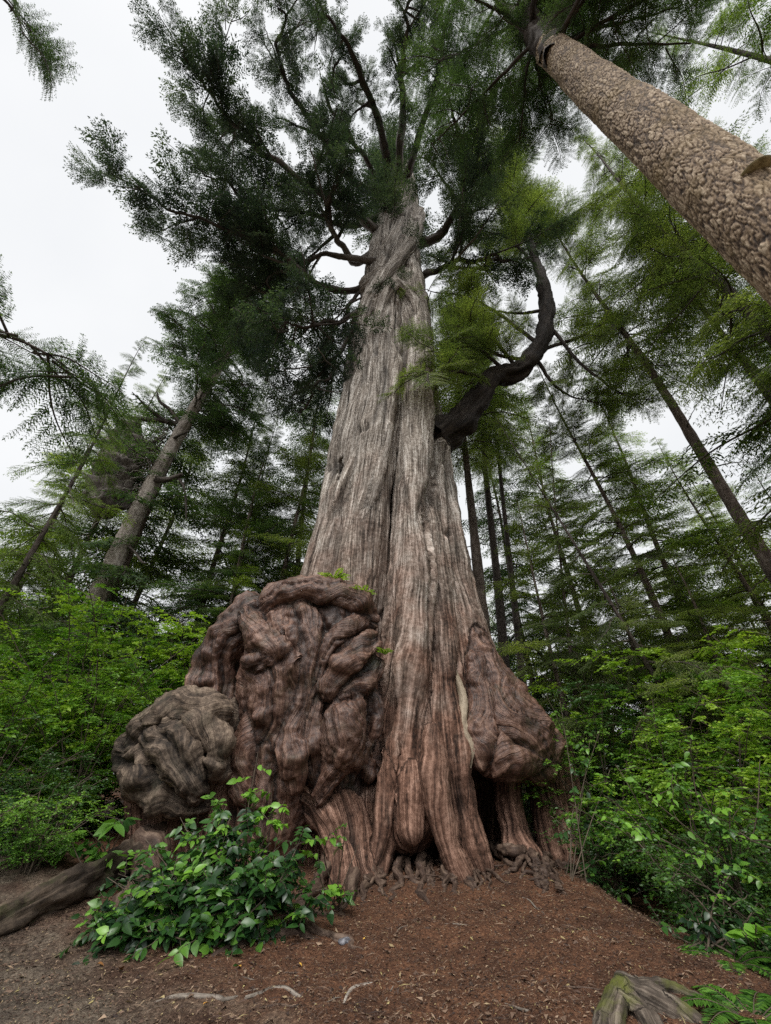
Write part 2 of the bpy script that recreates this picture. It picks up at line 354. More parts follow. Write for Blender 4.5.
def net(lo, hi, h, prims=None):
    """surface net of the fused shape inside a box"""
    lo = np.array(lo, float); n = np.ceil((np.array(hi) - lo) / h).astype(int) + 1
    ax = [(lo[i] + np.arange(n[i]) * h).astype(np.float32) for i in range(3)]
    f = np.full(n, 1.0, np.float32)
    for s in (PR + CUTS if prims is None else prims):
        i0 = np.maximum(np.floor((s.lo - lo) / h).astype(int), 0); i1 = np.minimum(np.ceil((s.hi - lo) / h).astype(int) + 1, n)
        if (i1 <= i0).any(): continue
        sl = tuple(slice(a, b) for a, b in zip(i0, i1))
        d = np.full([b_ - a_ for a_, b_ in zip(i0, i1)], 1.0, np.float32)
        for q in range(len(s.c) - 1):        # each segment only touches the cells near it
            p0, p1 = s.c[q], s.c[q + 1]; rr = max(s.r[q], s.r[q + 1]) + s.k + .12
            j0 = np.maximum(np.floor((np.minimum(p0, p1) - rr - lo) / h).astype(int), i0); j1 = np.minimum(np.ceil((np.maximum(p0, p1) + rr - lo) / h).astype(int) + 1, i1)
            if (j1 <= j0).any(): continue
            gx, gy, gz = (ax[0][j0[0]:j1[0]] - p0[0])[:, None, None], (ax[1][j0[1]:j1[1]] - p0[1])[None, :, None], (ax[2][j0[2]:j1[2]] - p0[2])[None, None, :]
            ab = p1 - p0; l2 = float(ab @ ab) + 1e-9
            t = np.clip((gx * ab[0] + gy * ab[1] + gz * ab[2]) / l2, 0, 1)
            dd = np.sqrt((gx - t * ab[0]) ** 2 + (gy - t * ab[1]) ** 2 + (gz - t * ab[2]) ** 2) - (s.r[q] + t * (s.r[q + 1] - s.r[q]))
            ss = tuple(slice(a_ - o_, b_ - o_) for a_, b_, o_ in zip(j0, j1, i0))
            d[ss] = np.minimum(d[ss], dd)
        f[sl] = -smin(-f[sl], d, s.k) if s.sub else smin(f[sl], d, s.k)
    ins = f < 0
    c = [slice(0, -1), slice(1, None)]
    cnt = sum(ins[c[a], c[b], c[d]].astype(np.int8) for a in (0, 1) for b in (0, 1) for d in (0, 1))
    I = np.argwhere((cnt > 0) & (cnt < 8)); idx = np.full(cnt.shape, -1, np.int32); idx[tuple(I.T)] = np.arange(len(I))
    pos = np.zeros((len(I), 3)); m = np.zeros(len(I))
    for axis in range(3):
        o = [a for a in range(3) if a != axis]
        for p in (0, 1):
            for q in (0, 1):
                A = I.copy(); A[:, o[0]] += p; A[:, o[1]] += q; B = A.copy(); B[:, axis] += 1
                va, vb = f[tuple(A.T)], f[tuple(B.T)]; k = (va < 0) != (vb < 0)
                t = np.where(k, va / np.where(k, va - vb, 1), 0)
                pt = A.astype(float); pt[:, axis] += t; pos[k] += pt[k]; m[k] += 1
    V = pos / m[:, None] * h + lo
    F = []
    for axis in range(3):
        o = [(axis + 1) % 3, (axis + 2) % 3]
        sa = [slice(1, -1)] * 3; sa[axis] = slice(0, -1); sb = list(sa); sb[axis] = slice(1, None)
        A, B = ins[tuple(sa)], ins[tuple(sb)]
        for flip, msk in ((False, A & ~B), (True, ~A & B)):
            E = np.argwhere(msk); E[:, o[0]] += 1; E[:, o[1]] += 1
            def cell(d0, d1):
                C = E.copy(); C[:, o[0]] += d0; C[:, o[1]] += d1; return idx[tuple(C.T)]
            q = np.stack([cell(-1, -1), cell(0, -1), cell(0, 0), cell(-1, 0)], 1)
            F.append(q[:, ::-1] if flip else q)
    F = np.concatenate(F); F = F[(F >= 0).all(1)]
    return V, F

def vnormals(V, F):
    n = np.cross(V[F[:, 2]] - V[F[:, 0]], V[F[:, 3]] - V[F[:, 1]]); N = np.zeros_like(V)
    for k in range(4):
        for a in range(3): N[:, a] += np.bincount(F[:, k], n[:, a], len(V))
    return N / (np.linalg.norm(N, axis=1)[:, None] + 1e-12)

def grain(V):
    """grain coordinates of the nearest and the second nearest strand"""
    n = len(V); B = np.full((2, n), 1e9); U = np.zeros((2, n)); Vv = np.zeros((2, n)); I = np.zeros((2, n), int)
    for j, s in enumerate(PR):
        ii = np.where(((V > s.lo) & (V < s.hi)).all(1))[0]
        if not len(ii): continue
        d, uu, vv = s.dist(V[ii].astype(np.float32), True)
        if s.name == 'core': d = d + .15
        k = d < B[0][ii]; m = ii[k]
        for A in (B, U, Vv, I): A[1][m] = A[0][m]
        B[0][m] = d[k]; U[0][m] = uu[k]; Vv[0][m] = vv[k]; I[0][m] = j
        k = ~k & (d < B[1][ii]); m = ii[k]
        B[1][m] = d[k]; U[1][m] = uu[k]; Vv[1][m] = vv[k]; I[1][m] = j
    return B, U, Vv, I

ISB = np.array([s.group != 'trunk' for s in PR], float)
def relief(V, u, v, pid, fine):
    isb = ISB[pid]
    low = np.clip((9 - V[:, 2]) / 6, 0, 1)
    wf = .10 + .16 * isb + .05 * low
    st = np.stack([np.ones_like(low), np.ones_like(low), .28 + .72 * isb], 1)
    u2 = u + wf * fbm(V * 1.0 * st, 2, 11) + .04 * fbm(V * 2.6 * st, 2, 15)
    wv = v + .1 * fbm(V * 1.4, 2, 12)
    W = pid * 3.7
    r1 = ridge(np.stack([u2 * 2.6, wv * .16, W], 1), 3, 31) * (1 - .4 * isb)
    r2 = ridge(np.stack([u2 * 7.5, wv * .38, W], 1), 2, 41) * (1 - .35 * isb)
    r3 = ridge(np.stack([u2 * 17., wv * .9, W], 1), 1, 51) if fine else 0
    chip = np.maximum(fbm(np.stack([u2 * 3.5, wv * .8, W + 5], 1), 2, 61), 0)
    cords = ridge(np.stack([u2 * .95 + .25 * np.sin(wv * .5), wv * .07, W + 9], 1), 2, 71)
    fis = np.clip(1 - np.abs(vnoise(np.stack([u2 * 1.7, wv * .16, W + 3], 1), 81)) / .09, 0, 1)
    d = cords * (.13 - .08 * isb) - fis * .14 * (1 - .4 * isb) + r1 * (.06 - .015 * isb) + r2 * .036 + r3 * .016 + chip * .045
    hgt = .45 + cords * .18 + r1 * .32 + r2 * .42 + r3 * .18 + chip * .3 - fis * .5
    return d, hgt, np.stack([u2, wv, W], 1)
def cedar_shape(lo, hi, h, fine):
    V, F = net(lo, hi, h)
    N = vnormals(V, F); B, U, Vv, I = grain(V); pid = I[0]; isb = ISB[pid]
    d, hgt, gc = relief(V, U[0], Vv[0], I[0], fine)
    bw = .12 - .06 * isb; w = np.clip(1 - (B[1] - B[0]) / bw, 0, 1); w = w * w * (3 - 2 * w) * .5
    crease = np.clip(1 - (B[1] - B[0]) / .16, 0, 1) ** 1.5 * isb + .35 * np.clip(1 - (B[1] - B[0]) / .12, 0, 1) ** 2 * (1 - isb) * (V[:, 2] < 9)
    m = w > .001
    d2, h2, _ = relief(V[m], U[1][m], Vv[1][m], I[1][m], fine)
    d[m] += (d2 - d[m]) * w[m]; hgt[m] += (h2 - hgt[m]) * w[m]
    low = np.clip((9 - V[:, 2]) / 6, 0, 1)
    big = fbm(V * np.array([.9, .9, .45]), 3, 21) * (.10 + .02 * isb)
    kn = np.maximum(fbm(V * 1.9, 2, 25) - .25, 0) * .22 * (.35 * low + .65 * isb)
    crack = isb * np.clip(1 - np.abs(fbm(V * 2.1, 2, 99)) / .07, 0, 1)
    iso = isb * (fbm(V * 4.5, 3, 91) * .040 + fbm(V * 14., 2, 95) * .014) + fbm(V * np.array([6, 6, 2.5]), 3, 97) * .016
    d = d + big + kn + iso - crack * .03 - crease * .09
    hgt = np.clip(hgt - crack * .18 - crease * .34 + iso * 2.0, 0, 1)  # fold shade painted in: creases darken the bark colour through hgt
    V2 = V + N * d[:, None]; N2 = vnormals(V2, F)
    return V2, F, N2, gc, hgt, pid

LEVEL = 8.6
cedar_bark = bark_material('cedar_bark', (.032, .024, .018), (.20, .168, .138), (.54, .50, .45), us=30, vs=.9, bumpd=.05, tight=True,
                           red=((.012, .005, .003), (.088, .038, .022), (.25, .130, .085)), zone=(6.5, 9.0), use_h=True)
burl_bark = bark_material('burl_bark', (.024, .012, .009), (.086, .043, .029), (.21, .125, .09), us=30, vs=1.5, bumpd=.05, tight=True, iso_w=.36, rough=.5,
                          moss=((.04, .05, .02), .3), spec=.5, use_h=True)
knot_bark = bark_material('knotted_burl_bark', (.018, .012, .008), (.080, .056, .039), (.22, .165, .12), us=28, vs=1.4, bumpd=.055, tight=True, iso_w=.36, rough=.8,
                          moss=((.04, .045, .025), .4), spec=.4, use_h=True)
cedar = empty('giant_cedar', (0.2, 12.0, 0))
tag(cedar, 'huge ancient cedar with grey fluted trunk and swollen reddish burls at its base', 'tree')
def child(name, me, mat, parent):
    o = link(name, me, mat, parent); o.location = tuple(-c for c in parent.location); return o
def build_cedar():
    V, F, N, gc, hgt, pid = cedar_shape((-6.6, 8.0, -1.0), (6.2, 16.2, LEVEL), .04 if FULL else .08, True)
    grp = np.array([s.group for s in PR])[pid]
    Vh, Fh, Nh, gch, hh, ph = cedar_shape((-4.5, 8.9, LEVEL - .045), (4.5, 16.2, 62), .065 if FULL else .12, False)
    fg = grp[F]      # face goes to its first corner's group
    # majority by first corner; keep burls as parts of their own
    for g in ('trunk', 'burl', 'knotted_burl', 'overhanging_burl'):
        f = F[fg[:, 0] == g]
        if not len(f): continue
        ids, inv = np.unique(f, return_inverse=True); f = inv.reshape(-1, 4)
        VV, NN, G, Hh = V[ids], N[ids], gc[ids], hgt[ids]
        if g == 'trunk':
            f = np.vstack([f, Fh + len(VV)]); VV = np.vstack([VV, Vh]); NN = np.vstack([NN, Nh]); G = np.vstack([G, gch]); Hh = np.concatenate([Hh, hh])
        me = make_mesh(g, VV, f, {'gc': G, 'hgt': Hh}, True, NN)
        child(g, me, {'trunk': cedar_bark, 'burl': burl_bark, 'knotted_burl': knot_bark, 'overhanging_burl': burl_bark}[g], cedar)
    print('cedar', len(V), len(Vh), round(time.time() - T0, 1))
FULL = True
build_cedar()
# ================================================================== GROUND
def sstep(a, b, x):
    t = np.clip((x - a) / (b - a), 0, 1); return t * t * (3 - 2 * t)
def gz(x, y):
    x = np.asarray(x, float); y = np.asarray(y, float)
    z = .22 * sstep(5.5, 9.8, y) * sstep(-6, -2, x)
    z = z - .55 * sstep(3.3, 5.2, x + .10 * (y - 6)) * sstep(30, 12, y)                 # falls away to the right
    z = z + .45 * sstep(-3.6, -5.6, x) * sstep(4.5, 8.5, y)                 # bank at the left
    P = np.stack([x.ravel(), y.ravel(), np.zeros(x.size)], 1)
    far = sstep(12, 40, np.hypot(x, y))
    z = z + (fbm(P * .35, 3, 3) * .12 + fbm(P * 1.6, 3, 4) * .035).reshape(x.shape) * (1 + far * 4)
    return z
def ground_at(px, py):
    d = at(px, py, 1.0) - np.array([0, 0, CH]); t = 6.0
    for _ in range(30):
        p = np.array([0, 0, CH]) + d * t
        g = float(gz(p[0], p[1])); t = t * .5 + .5 * (CH - g) / max(-d[2], .01)
    return np.array([0, 0, CH]) + d * t
def axis_pts(lo, hi, step, far, g=1.18):
    a = list(np.arange(lo, hi, step)); s = step
    x = a[-1]
    while x < far: s *= g; x += s; a.append(x)
    x = lo; s = step; b = []
    while x > -far: s *= g; x -= s; b.append(x)
    return np.array(b[::-1] + a)
gx_, gy_ = axis_pts(-5.5, 5.5, .028, 500), axis_pts(3.6, 11, .028, 500)
GX, GY = np.meshgrid(gx_, gy_)
GZ = gz(GX, GY)
P = np.stack([GX.ravel(), GY.ravel(), GX.ravel() * 0], 1)
near = (np.hypot(GX, GY - 7) < 9).ravel()
mic = np.zeros(len(P)); mic[near] = ridge(P[near] * 5, 3, 8) * .012 + fbm(P[near] * 14, 3, 9) * .010
GZ = GZ + mic.reshape(GZ.shape)
nx = len(gx_); i = (np.arange(len(gy_) - 1)[:, None] * nx + np.arange(nx - 1)[None, :])
F = np.stack([i, i + 1, i + nx + 1, i + nx], -1).reshape(-1, 4)
k = NT('forest_floor'); pos = k.n('ShaderNodeNewGeometry').outputs['Position']
a = k.noise(pos, 28, 6, .7); b = k.noise(pos, 1.7, 6, .7); c = k.noise(pos, 90, 3, .7)
s1 = k.math('ADD', k.math('MULTIPLY', a, .6), k.math('MULTIPLY', c, .4))
duff = k.ramp(s1, [(.36, (.024, .011, .006)), (.5, (.090, .043, .025)), (.62, (.20, .108, .062)), (.72, (.36, .22, .125))])
grit = k.ramp(s1, [(.36, (.030, .024, .020)), (.5, (.095, .078, .062)), (.64, (.22, .19, .155))])
sp_ = k.n('ShaderNodeSeparateXYZ', {'Vector': pos})
pf = k.math('ADD', k.math('MULTIPLY', sp_.outputs['X'], -.45), k.math('MULTIPLY', sp_.outputs['Y'], -.55))
pf = k.math('ADD', k.math('ADD', pf, 2.55), k.math('MULTIPLY', k.math('SUBTRACT', b, .5), 2.4), True)
col = k.mix(pf, duff, grit)
col = k.mix(1., col, k.ramp(b, [(.3, (.45, .42, .42)), (.7, (1.5, 1.4, 1.28))]), 'MULTIPLY')
nb = k.bump(s1, .9, .03)
p_ = k.n('ShaderNodeBsdfPrincipled', {'Base Color': col, 'Roughness': .85, 'Normal': nb}); p_.inputs['Specular IOR Level'].default_value = .25
ground_mat = k.surf(p_.outputs[0])
me = make_mesh('ground', np.stack([GX.ravel(), GY.ravel(), GZ.ravel()], 1), F, smooth=True)
tag(link('ground', me, ground_mat), 'brown forest floor of needles and bark crumbs', None, None, 'structure')

def place(proto, O, X, N, S, SY=None):
    """copies of proto (V in x forward, y side, z up) at origins O with forward X and up N, returns V, F"""
    PV, PF = proto; n = len(O)
    X = X / (np.linalg.norm(X, axis=1)[:, None] + 1e-9)
    N = N - (N * X).sum(1)[:, None] * X; N /= np.linalg.norm(N, axis=1)[:, None] + 1e-9
    Yv = np.cross(N, X); S = np.asarray(S).reshape(-1, 1, 1)
    sy = S if SY is None else np.asarray(SY).reshape(-1, 1, 1)
    V = O[:, None, :] + S * PV[None, :, 0:1] * X[:, None, :] + sy * PV[None, :, 1:2] * Yv[:, None, :] + S * PV[None, :, 2:3] * N[:, None, :]
    F = PF[None] + (np.arange(n) * len(PV))[:, None, None]
    return V.reshape(-1, 3), F.reshape(-1, PF.shape[1])

# litter: crumbs of bark and needles
n = 90000; nt_ = 2600
lx = rng.uniform(-4.6, 4.2, n); ly = 4.2 + 6.4 * rng.random(n) ** 1.25
O = np.stack([lx, ly, gz(lx, ly) + .008], 1)
Pn = np.stack([lx, ly, lx * 0], 1); O[:, 2] += ridge(Pn * 5, 3, 8) * .012 + fbm(Pn * 14, 3, 9) * .010
th = rng.uniform(0, 6.28, n); X = np.stack([np.cos(th), np.sin(th), rng.normal(0, .25, n)], 1)
N = np.stack([rng.normal(0, .45, n), rng.normal(0, .45, n), np.ones(n)], 1)
chip = (np.array([[0, -.5, 0], [.5, -.35, .12], [1, .0, 0], [.45, .5, .1]]), np.array([[0, 1, 2, 3]]))
L = rng.lognormal(-4.05, .55, n).clip(.006, .07)
WD = L * rng.uniform(.12, .55, n)
L[:nt_] = rng.uniform(.06, .20, nt_); WD[:nt_] = rng.uniform(.004, .008, nt_); X[:nt_, 2] *= .3; O[:nt_, 2] += .006
L[nt_:nt_ + 900] = rng.uniform(.04, .08, 900); WD[nt_:nt_ + 900] = L[nt_:nt_ + 900] * .6
V, F = place(chip, O, X, N, L, WD)
k = NT('litter'); v = k.attr('lv').outputs['Fac']
col = k.ramp(v, [(0, (.020, .011, .008)), (.4, (.075, .042, .028)), (.75, (.16, .10, .065)), (.93, (.30, .21, .14)), (1., (.36, .30, .12))])
litter_mat = k.surf(k.n('ShaderNodeBsdfPrincipled', {'Base Color': col, 'Roughness': .8}).outputs[0])
me = make_mesh('litter', V, F, {'lv': np.repeat(rng.random(n), 4)}, False)
tag(link('forest_litter', me, litter_mat), 'loose needles and bark crumbs strewn over the path', None, None, 'stuff')

# ------------------------------------------------------------------ roots of the cedar
root_bark = bark_material('root_bark', (.018, .011, .008), (.068, .041, .029), (.20, .14, .10), us=26, vs=3, bumpd=.02, rough=.7, spec=.35)
pale_wood = bark_material('pale_wood', (.10, .075, .05), (.30, .24, .17), (.52, .44, .33), us=30, vs=2, bumpd=.015, rough=.7)
def rdisp(seed, amp=.22, fu=2.2, fv=3.0):
    def f(TH, VV, rr):
        P = np.stack([np.cos(TH).ravel() * fu, np.sin(TH).ravel() * fu, VV.ravel() * fv], 1)
        q = np.stack([np.cos(TH).ravel() * 4, np.sin(TH).ravel() * 4, VV.ravel() * .8], 1)
        return ((fbm(P, 3, seed) * amp + ridge(q, 2, seed + 5) * amp * .55).reshape(TH.shape)) * rr
    return f
def wood(name, pts, rad, mat, parent=None, ns=14, seed=1, amp=.25, step=.05, wig=.0):
    pts = np.asarray(pts, float); L = np.linalg.norm(np.diff(pts, axis=0), axis=1).sum(); n = max(8, int(L / step))
    c = catmull(np.column_stack([pts, np.asarray(rad, float)]), n)
    if wig: gg = np.random.default_rng(seed); w_ = catmull(gg.normal(0, 1, (max(4, n // 5), 3)), n); c[:, :3] += w_ * wig * np.asarray(rad).mean() * [1, 1, .3]
    mb = MB(); tube(mb, c[:, :3], np.maximum(c[:, 3], .003), ns, seed * 1.7, rdisp(seed, amp))
    me = mb.mesh(name)
    if parent is not None: return child(name, me, mat, parent)
    return link(name, me, mat)
def gpath(pix, lift=0.0, r=None):
    out = []
    for j, q in enumerate(pix):
        p = ground_at(q[0], q[1]); p[2] = gz(p[0], p[1]) + (q[2] if len(q) > 2 else lift); out.append(p)
    return out
RT = [  # (pixels with height over ground), radii
 ([(412,800,.35),(402,832,.30),(396,858,.10),(400,892,-.05)], [.10,.12,.09,.03]),
 ([(420,815,.35),(410,840,.22),(424,870,.06),(440,897,-.04)], [.09,.09,.05,.02]),
 ([(404,822,.30),(390,845,.2),(383,872,.05),(372,893,-.04)], [.09,.07,.05,.02]),
 ([(405,850,.12),(408,870,.08),(420,893,.0),(432,905,-.04)], [.08,.06,.04,.02]),
 ([(440,830,.25),(460,826,.28),(478,818,.25),(486,812,.15)], [.07,.09,.08,.03]),
 ([(445,838,.2),(456,852,.14),(475,862,.08),(498,868,-.02)], [.06,.06,.05,.03]),
 ([(448,832,.22),(440,848,.15),(448,866,.05),(440,880,-.04)], [.08,.06,.05,.02]),
 ([(470,842,.18),(495,856,.16),(522,862,.16),(542,854,.18),(552,838,.18)], [.05,.08,.09,.08,.04]),
 ([(455,850,.12),(478,850,.16),(500,860,.10),(518,872,.0)], [.06,.07,.06,.03]),
 ([(480,835,.15),(470,850,.16),(462,868,.08),(476,882,-.03)], [.05,.06,.05,.02]),
 ([(520,840,.2),(526,856,.2),(518,868,.06),(500,876,-.03)], [.05,.05,.04,.02]),
 ([(528,830,.3),(532,848,.22),(528,862,.12),(536,872,-.02)], [.03,.035,.03,.02]),
 ([(572,850,.25),(576,868,.12),(590,876,.0),(606,878,-.05)], [.10,.09,.07,.03]),
 ([(556,868,.08),(572,874,.10),(590,874,.07),(604,870,-.02)], [.05,.07,.06,.02]),
 ([(350,860,.3),(352,885,.12),(346,905,.0),(335,918,-.05)], [.12,.1,.06,.03]),
 ([(330,865,.25),(318,890,.12),(300,910,.04),(280,922,-.04)], [.10,.08,.06,.03]),
 ([(375,850,.25),(380,870,.1),(370,888,.02),(356,900,-.04)], [.08,.06,.04,.02]),
 ([(150,860,.5),(140,890,.2),(128,910,.05),(110,930,-.1)], [.2,.18,.12,.05]),
]
for j, (pix, rad) in enumerate(RT):
    wood('root', gpath(pix), rad, root_bark, cedar, 14, 20 + j, .4, .035, .5)
rr = random.Random(5)
for j in range(16):     # tangle under the root plate
    x, y = rr.uniform(385, 530), rr.uniform(845, 880)
    a = rr.uniform(-1, 1); Ls = rr.uniform(20, 50)
    pix = [(x, y, -.03), (x + Ls * .3, y + a * 8, rr.uniform(.02, .08)), (x + Ls * .7, y + a * 12 + rr.uniform(-6, 6), rr.uniform(.0, .05)), (x + Ls, y + a * 10 + rr.uniform(-8, 8), -.04)]
    r0 = rr.uniform(.008, .024)
    wood('root', gpath(pix), [r0, r0 * 1.2, r0, r0 * .4], root_bark, cedar, 8, 50 + j, .5, .03, 1.2)
for j in range(46):     # roots running down and out from the foot, sinking into the soil
    x, y = (rr.uniform(372, 488) if j % 5 else rr.uniform(535, 565)), rr.uniform(824, 852) + (6 if j % 3 else 0); dx = (x - 455) * .10 + rr.uniform(-16, 16); dy = rr.uniform(30, 58); r0 = rr.uniform(.025, .075)
    pix = [(x, y, rr.uniform(.12, .3)), (x + dx * .3 + rr.uniform(-4, 4), y + dy * .35, rr.uniform(.06, .14)), (x + dx * .7 + rr.uniform(-5, 5), y + dy * .7, rr.uniform(.0, .04)), (x + dx * 1.2, y + dy, -.06)]
    wood('root', gpath(pix), [r0 * 1.3, r0, r0 * .55, r0 * .2], root_bark, cedar, 14, 150 + j, .65, .025, .7)
    if j % 2:
        wood('root', gpath([pix[1], (pix[1][0] + rr.uniform(6, 16) * (1 if j % 4 == 1 else -1), y + dy * .6, .02), (pix[1][0] + rr.uniform(12, 26) * (1 if j % 4 == 1 else -1), y + dy * .8, -.05)]), [r0 * .7, r0 * .4, r0 * .12], root_bark, cedar, 8, 250 + j, .6, .025, .8)
# torn strip of pale sapwood beside the overhanging burl
wood('bare_wood_strip', [at(446,650,10.05), at(456,678,10.0), at(464,700,9.9), at(463,722,9.85), at(470,742,9.8), at(470,768,9.8)], [.02,.07,.09,.10,.12,.03], pale_wood, cedar, 12, 90, .4)

# ------------------------------------------------------------------ sticks, leaves and stones on the ground
def stick(pix, rad, label, mat, seed, cat='stick', name='fallen_stick'):
    o = wood(name, gpath([(a, b, c * .35 - .004) for a, b, c in pix]), [q * .8 for q in rad], mat, None, 8, seed, .5, .025, 1.3)
    return tag(o, label, cat)
grey_wood = bark_material('weathered_wood', (.06, .05, .042), (.20, .17, .14), (.40, .35, .30), us=26, vs=2, bumpd=.02)
stick([(152,1001,.015),(185,997,.03),(215,999,.03),(240,997,.01)], [.012,.022,.026,.012], 'thick pale grey stick lying on the gravelly path edge, leftmost of the sticks', grey_wood, 3)
stick([(246,999,.01),(272,989,.03),(290,993,.03),(312,1003,.0)], [.012,.02,.018,.008], 'bent forked grey stick in the middle of the path front', grey_wood, 4)
stick([(258,1008,.01),(280,1006,.02),(303,1007,.01)], [.008,.012,.006], 'short thin dark stick just below the bent grey one', root_bark, 5)
stick([(268,972,.01),(292,974,.02),(318,972,.01)], [.006,.009,.005], 'slim straight brown twig below the leafy bush', root_bark, 6, 'twig', 'fallen_twig')
stick([(505,1003,.0),(530,1012,.02),(552,1022,.0)], [.006,.01,.006], 'slim pale twig on the path left of the mossy stump root', grey_wood, 7, 'twig', 'fallen_twig')
stick([(386,1000,.0),(395,985,.015),(412,978,.0)], [.004,.007,.004], 'short curved twig in the brown litter below the root tangle', grey_wood, 8, 'twig', 'fallen_twig')
stick([(523,897,.0),(530,902,.04),(536,908,.03),(545,914,.0)], [.01,.014,.012,.006], 'small kinked twig on the bare slope below the root legs', grey_wood, 9, 'twig', 'fallen_twig')
stick([(556,985,.0),(590,990,.03),(640,996,.0)], [.006,.010,.005], 'long thin dark twig crossing the litter above the mossy stump root', root_bark, 10, 'twig', 'fallen_twig')
for j in range(18):
    x, y = rr.uniform(150, 620), rr.uniform(900, 1015); a = rr.uniform(-1, 1); Ls = rr.uniform(10, 34); q0 = rr.uniform(.003, .007)
    o = stick([(x, y, .0), (x + Ls * .5, y + a * 6, .02), (x + Ls, y + a * 9, .0)], [q0, q0 * 1.3, q0 * .6], 'tiny dry twig, one of the many strewn over the bare slope', grey_wood if j % 2 else root_bark, 400 + j, 'twig', 'fallen_twig'); o['group'] = 'tiny twigs strewn over the slope'
# surface roots running out over the path
def groot(pix, rad, label, seed, mat=root_bark):
    return tag(wood('surface_root', gpath([(a, b, c * .45 - .02) for a, b, c in pix]), [q * .62 for q in rad], mat, None, 14, seed, .5, .03, .6), label, 'root')
groot([(262,905,-.05),(290,918,.06),(312,930,.08),(332,938,.05),(352,944,.02),(366,950,-.05)], [.05,.08,.08,.07,.05,.02], 'gnarled brown root surfacing right of the leafy bush', 101)
groot([(205,958,-.05),(240,945,.06),(275,935,.08),(305,937,.03),(330,950,-.05)], [.04,.07,.09,.06,.02], 'thick dark root arching under the right side of the leafy bush', 102)
groot([(340,1005,-.03),(352,990,.03),(368,984,.03),(392,980,-.03)], [.015,.025,.025,.012], 'slender root crossing the path front', 103, grey_wood)
groot([(285,880,-.03),(300,905,.05),(322,915,.05),(345,912,-.03)], [.03,.05,.05,.02], 'short root looping at the foot of the burl column', 104)
# mossy stump root at the lower right
stump = empty('stump_root', ground_at(650, 1005)); tag(stump, 'split weathered stump root with green moss sticking out of the path, lower right', 'stump')
moss_wood = bark_material('mossy_wood', (.012, .009, .007), (.055, .042, .031), (.19, .155, .12), us=24, vs=2, bumpd=.03, moss=((.09, .11, .02), .9))
SP = [Prim('s' + str(j), 'stump', c, k=.04) for j, c in enumerate([[(a_, b_, y_ - .30, r_) for a_, b_, y_, r_ in cc_] for cc_ in [
 [(598,1040,4.72,9),(610,1012,4.92,11),(622,994,5.08,10),(634,984,5.2,6)],
 [(624,988,5.12,8),(648,1000,5.02,12),(676,1016,4.92,13),(706,1038,4.8,9)],
 [(632,1002,4.98,8),(646,1022,4.84,13),(660,1050,4.7,14)],
 [(616,996,4.98,4),(634,1006,4.86,5),(652,1022,4.76,5),(664,1040,4.68,5)],
 [(650,992,5.0,4),(674,1004,4.9,5),(700,1022,4.8,5),(716,1036,4.74,3)],
 [(604,1022,4.78,5),(600,1046,4.62,7)], [(622,1004,4.86,4),(618,1030,4.7,6)],
 [(636,984,5.22,4),(662,984,5.24,4),(690,996,5.14,4),(712,1008,5.06,3),(728,1020,4.98,1.5)]]])]
sv, sf = net((1.4, 3.9, -.5), (3.3, 5.5, .6), .012, SP)
dd = [q.dist(sv.astype(np.float32), True) for q in SP]; bi = np.argmin([q[0] for q in dd], 0); ar = np.arange(len(sv))
su, sw = np.array([q[1] for q in dd])[bi, ar] * 3, np.array([q[2] for q in dd])[bi, ar] * 3
r1 = ridge(np.stack([su * 3, sw * .4, bi * 3.], 1), 3, 5); r2 = ridge(np.stack([su * 9, sw * .8, bi * 3.], 1), 2, 6)
sN = vnormals(sv, sf); sv = sv + sN * (r1 * .012 + r2 * .007 + fbm(sv * 9, 3, 4) * .02 - .3 * np.maximum(fbm(sv * 5, 2, 14) - .5, 0) * .1)[:, None]
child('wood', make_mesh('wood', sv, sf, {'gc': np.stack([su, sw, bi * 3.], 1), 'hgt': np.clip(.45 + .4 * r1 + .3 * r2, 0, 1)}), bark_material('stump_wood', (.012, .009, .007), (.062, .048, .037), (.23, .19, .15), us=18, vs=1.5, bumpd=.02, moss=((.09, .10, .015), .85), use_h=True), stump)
log_wood = bark_material('log_wood', (.010, .007, .005), (.042, .030, .021), (.15, .11, .078), us=14, vs=1.2, bumpd=.05, moss=((.055, .07, .018), .45))
# decayed log at the left
log = tag(wood('decayed_log', [ground_at(-60,958) + [0,0,.02], ground_at(10,925) + [0,0,.06], ground_at(70,898) + [0,0,.10], ground_at(125,872) + [0,0,.2]], [.13,.17,.19,.17], log_wood, None, 40, 120, .55, .03),
          'rotting mossy log slanting up the bank at the left edge', 'log')
# a grey stone, fallen leaves
def stone(px, py, r, label):
    p = ground_at(px, py); u, v = np.meshgrid(np.linspace(0, 2 * math.pi, 25), np.linspace(0, math.pi, 14))
    V = np.stack([np.cos(u) * np.sin(v) * 1.5, np.sin(u) * np.sin(v), np.cos(v) * .6], -1).reshape(-1, 3)
    V = V * (1 + .3 * fbm(V * 1.3, 3, int(px)))[:, None] * r
    i = np.arange(13)[:, None] * 25 + np.arange(24)[None]
    F = np.stack([i, i + 25, i + 26, i + 1], -1).reshape(-1, 4)
    k = NT('stone'); ps = k.n('ShaderNodeNewGeometry').outputs['Position']
    m = k.surf(k.n('ShaderNodeBsdfPrincipled', {'Base Color': k.ramp(k.noise(ps, 20, 5), [(.35, (.05, .05, .06)), (.65, (.2, .2, .22))]), 'Roughness': .5, 'Normal': k.bump(k.noise(ps, 40, 5), .5, .01)}).outputs[0])
    o = link('stone', make_mesh('stone', V, F), m); o.location = p + [0, 0, .02]; tag(o, label, 'stone')
